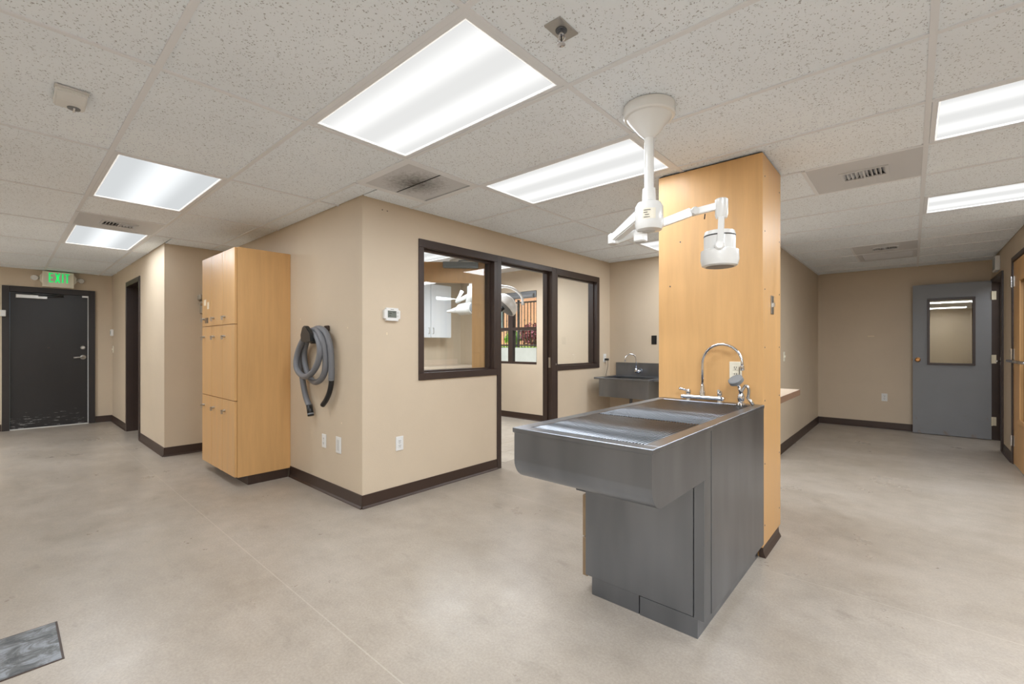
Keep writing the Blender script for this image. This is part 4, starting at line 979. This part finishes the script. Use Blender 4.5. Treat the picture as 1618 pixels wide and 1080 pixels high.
def beam(name, A, B, w0, h0, w1=None, h1=None, m_='white_enamel', par=None):
    A, B = Vector(A), Vector(B); d = (B-A).normalized(); s = d.cross(Vector((0, 0, 1))).normalized(); u = s.cross(d)
    w1 = w1 or w0; h1 = h1 or h0; bm = bmesh.new(); V = []
    for P, a, b in ((A, w0, h0), (B, w1, h1)): V.append([bm.verts.new(P+s*(i*a/2)+u*(j*b/2)) for i, j in ((-1, -1), (1, -1), (1, 1), (-1, 1))])
    bm.faces.new(V[0][::-1]); bm.faces.new(V[1])
    for k in range(4): bm.faces.new([V[0][k], V[0][(k+1) % 4], V[1][(k+1) % 4], V[1][k]])
    bmesh.ops.bevel(bm, geom=bm.edges[:], offset=min(w0, h0)*.12, segments=2, affect='EDGES'); return link(name, bm, m_, par or t)
el = dep(969, 378, 2.36); E1 = dep(1012, 340, 2.19)
beam('upper_arm', E1, el, .05, .056, .046, .04)
lathe('elbow', 'white_enamel', [(.02, -.028), (.028, -.024), (.028, .022), (.02, .027)], el, parent=t, n=20)
f0 = dep(972, 381, 2.36); f1 = dep(1092, 335, 2.28)
beam('fore_arm', f0, f1, .034, .034, .034, .042)
bk = dep(1012, 368, 2.22); box('spring_housing', 'white_enamel', bk.x-.028, bk.x+.028, bk.y-.024, bk.y+.024, bk.z-.045, H-.595, t, .006)
link('knuckle', blathe(bmesh.new(), [(.018, -.022), (.02, -.018), (.02, .018), (.018, .022)], dep(1097, 334, 2.27), FWD, 20), 'white_enamel', t)
beam('wrist', dep(1097, 335, 2.27), dep(1132, 326, 2.24), .03, .034)
link('clip', btube(bmesh.new(), [dep(1114, 338, 2.24), dep(1113, 346, 2.24)], .003, 6), 'slot', t)
hd = dep(1140, 330, 2.23)
lathe('swivel', 'white_enamel', [(.026, .05), (.031, .045), (.030, -.03), (.026, -.045)], (hd.x, hd.y, hd.z), parent=t, n=24)
lc = dep(1137, 395, 2.24); KD = Vector((lc.x, lc.y, 0)).normalized()
yk = dep(1139, 372, 2.16)
beam('yoke', dep(1140, 342, 2.19), dep(1138, 388, 2.155), .028, .012)
hdm = link('lamp_head', blathe(bmesh.new(), [(.045, .095), (.070, .09), (.073, .078), (.0735, .072), (.074, .0), (.088, -.005), (.090, -.05), (.083, -.078), (.072, -.084)], (lc.x, lc.y, lc.z), n=40), 'white_enamel', t)
link('trim_ring', blathe(bmesh.new(), [(.0742, .070), (.0748, .067), (.0742, .064)], (lc.x, lc.y, lc.z), n=40), 'slot', hdm)
link('lens_opening', blathe(bmesh.new(), [(.066, -.0842), (.06, -.0855), (.02, -.086)], (lc.x, lc.y, lc.z), n=32), 'slate_grey', hdm)
link('pivot_knob', blathe(bmesh.new(), [(.022, 0), (.024, .006), (.022, .022), (.016, .026)], lc-KD*.072+Vector((0, 0, .008)), -KD, 24), 'white_enamel', hdm)

# ------------------------------------------------------------------ wall sink
sx0, sx1, sy0_, sy1_, sz_ = -3.09, -2.36, 5.0, YS-.004, .85
t = thing('wall_sink', 'stainless steel scrub sink hung on the far wall left of the maple column', 'sink', (-2.73, 5.3, .62))
bm = bmesh.new()
for b in ((sx0+.03, sx1-.02, sy0_+.02, sy0_+.03, .62, sz_-.01), (sx0+.03, sx0+.04, sy0_+.03, sy1_, .62, sz_-.01), (sx1-.03, sx1-.02, sy0_+.03, sy1_, .62, sz_-.01), (sx0+.03, sx1-.02, sy0_+.02, sy1_, .61, .62)): bbox(bm, *b)
link('bowl', bm, 'steel', t)
bm = bmesh.new()
for b in ((sx0-.03, sx1, sy0_-.01, sy0_+.04), (sx0-.03, sx1, sy1_-.12, sy1_), (sx0-.03, sx0+.05, sy0_+.04, sy1_-.12), (sx1-.05, sx1, sy0_+.04, sy1_-.12)): bbox(bm, *b, sz_-.02, sz_+.004, .002)
link('rim', bm, 'steel', t)
box('backsplash', 'steel', sx0-.02, sx1+.25, sy1_-.02, sy1_, sz_, 1.03, t, .002); 
box('drainboard', 'steel', sx1, sx1+.25, sy0_+.1, sy1_-.021, sz_-.02, sz_, t, .002)
tube('drain_pipe', 'steel_dark', spline([(-2.75, 5.3, .615), (-2.75, 5.3, .45), (-2.75, 5.42, .40), (-2.75, YS, .40)], 5), .02, t, 10)
t = thing('wall_faucet', 'chrome wall mounted gooseneck faucet above the steel wall sink', 'faucet', (-2.76, 5.5, .92))
lathe('flange', 'chrome', [(.024, 0), (.022, .02), (.014, .03), (.014, .07)], (-2.77, sy1_-.02, .92), (0, -1, 0), t, 16)
lathe('body', 'chrome', [(.016, -.02), (.02, 0), (.016, .03), (.009, .045)], (-2.77, sy1_-.09, .92), parent=t, n=16)
fa = [(-2.77, sy1_-.09, .95), (-2.77, sy1_-.09, 1.07)]+[(-2.77-.055+.055*math.cos(a), sy1_-.09-.12*(1-math.cos(a))/2*.8, 1.08+.07*math.sin(a)) for a in [math.pi*k/10 for k in range(0, 11)]]+[(-2.88, sy1_-.19, 1.05)]
tube('spout', 'chrome', fa, .0085, t, 12)
tube('lever', 'chrome', [(-2.77, sy1_-.09, .92), (-2.70, sy1_-.10, .925)], .007, t, 8)

# ------------------------------------------------------------------ floor hatch
t = thing('floor_hatch', 'worn grey metal floor plate in the bottom left corner', 'floor plate', (-2.78, -.1, 0))
box('frame', 'brown_vinyl', -2.962, -2.590, -.46, .164, .0, .0025, t); box('plate', 'worn_plate', -2.955, -2.597, -.453, .157, .0012, .004, t, .001)

# added unseen fixture that brightens the side room beyond the grey door
troffer(1.42, 8.2, H-.12, 'added unseen ceiling fixture lighting the side room beyond the grey door', sx=.6, watts=10)

# old screw holes and filler spots in the paint
for nm, m_, b in (('wall_window', 'smudge_white', (XW, XW+.0008, 2.027, 2.034, 1.348, 1.368)), ('wall_window', 'slot', (XW, XW+.0008, 1.985, 1.993, 2.345, 2.353)), ('wall_window', 'slot', (XW, XW+.0008, 2.03, 2.038, 2.345, 2.353)),
                  ('wall_left', 'smudge_white', (-3.45, -3.442, YL-.0008, YL, 1.40, 1.409)), ('wall_left', 'smudge_white', (-3.55, -3.54, YL-.0008, YL, .62, .63)), ('wall_left', 'smudge_white', (-4.33, -4.32, YL-.0008, YL, 1.50, 1.512)),
                  ('wall_back', 'smudge_white', (-.52, -.44, YB-.0008, YB, 1.40, 1.41)), ('wall_right', 'smudge_white', (XR-.0008, XR, 7.4, 7.41, .9, .92))):
    w_ = bpy.data.objects[nm]; OFF[w_.name] = Vector((0, 0, 0)); box('paint_spot' if m_ != 'slot' else 'screw_hole', m_, *b, w_)
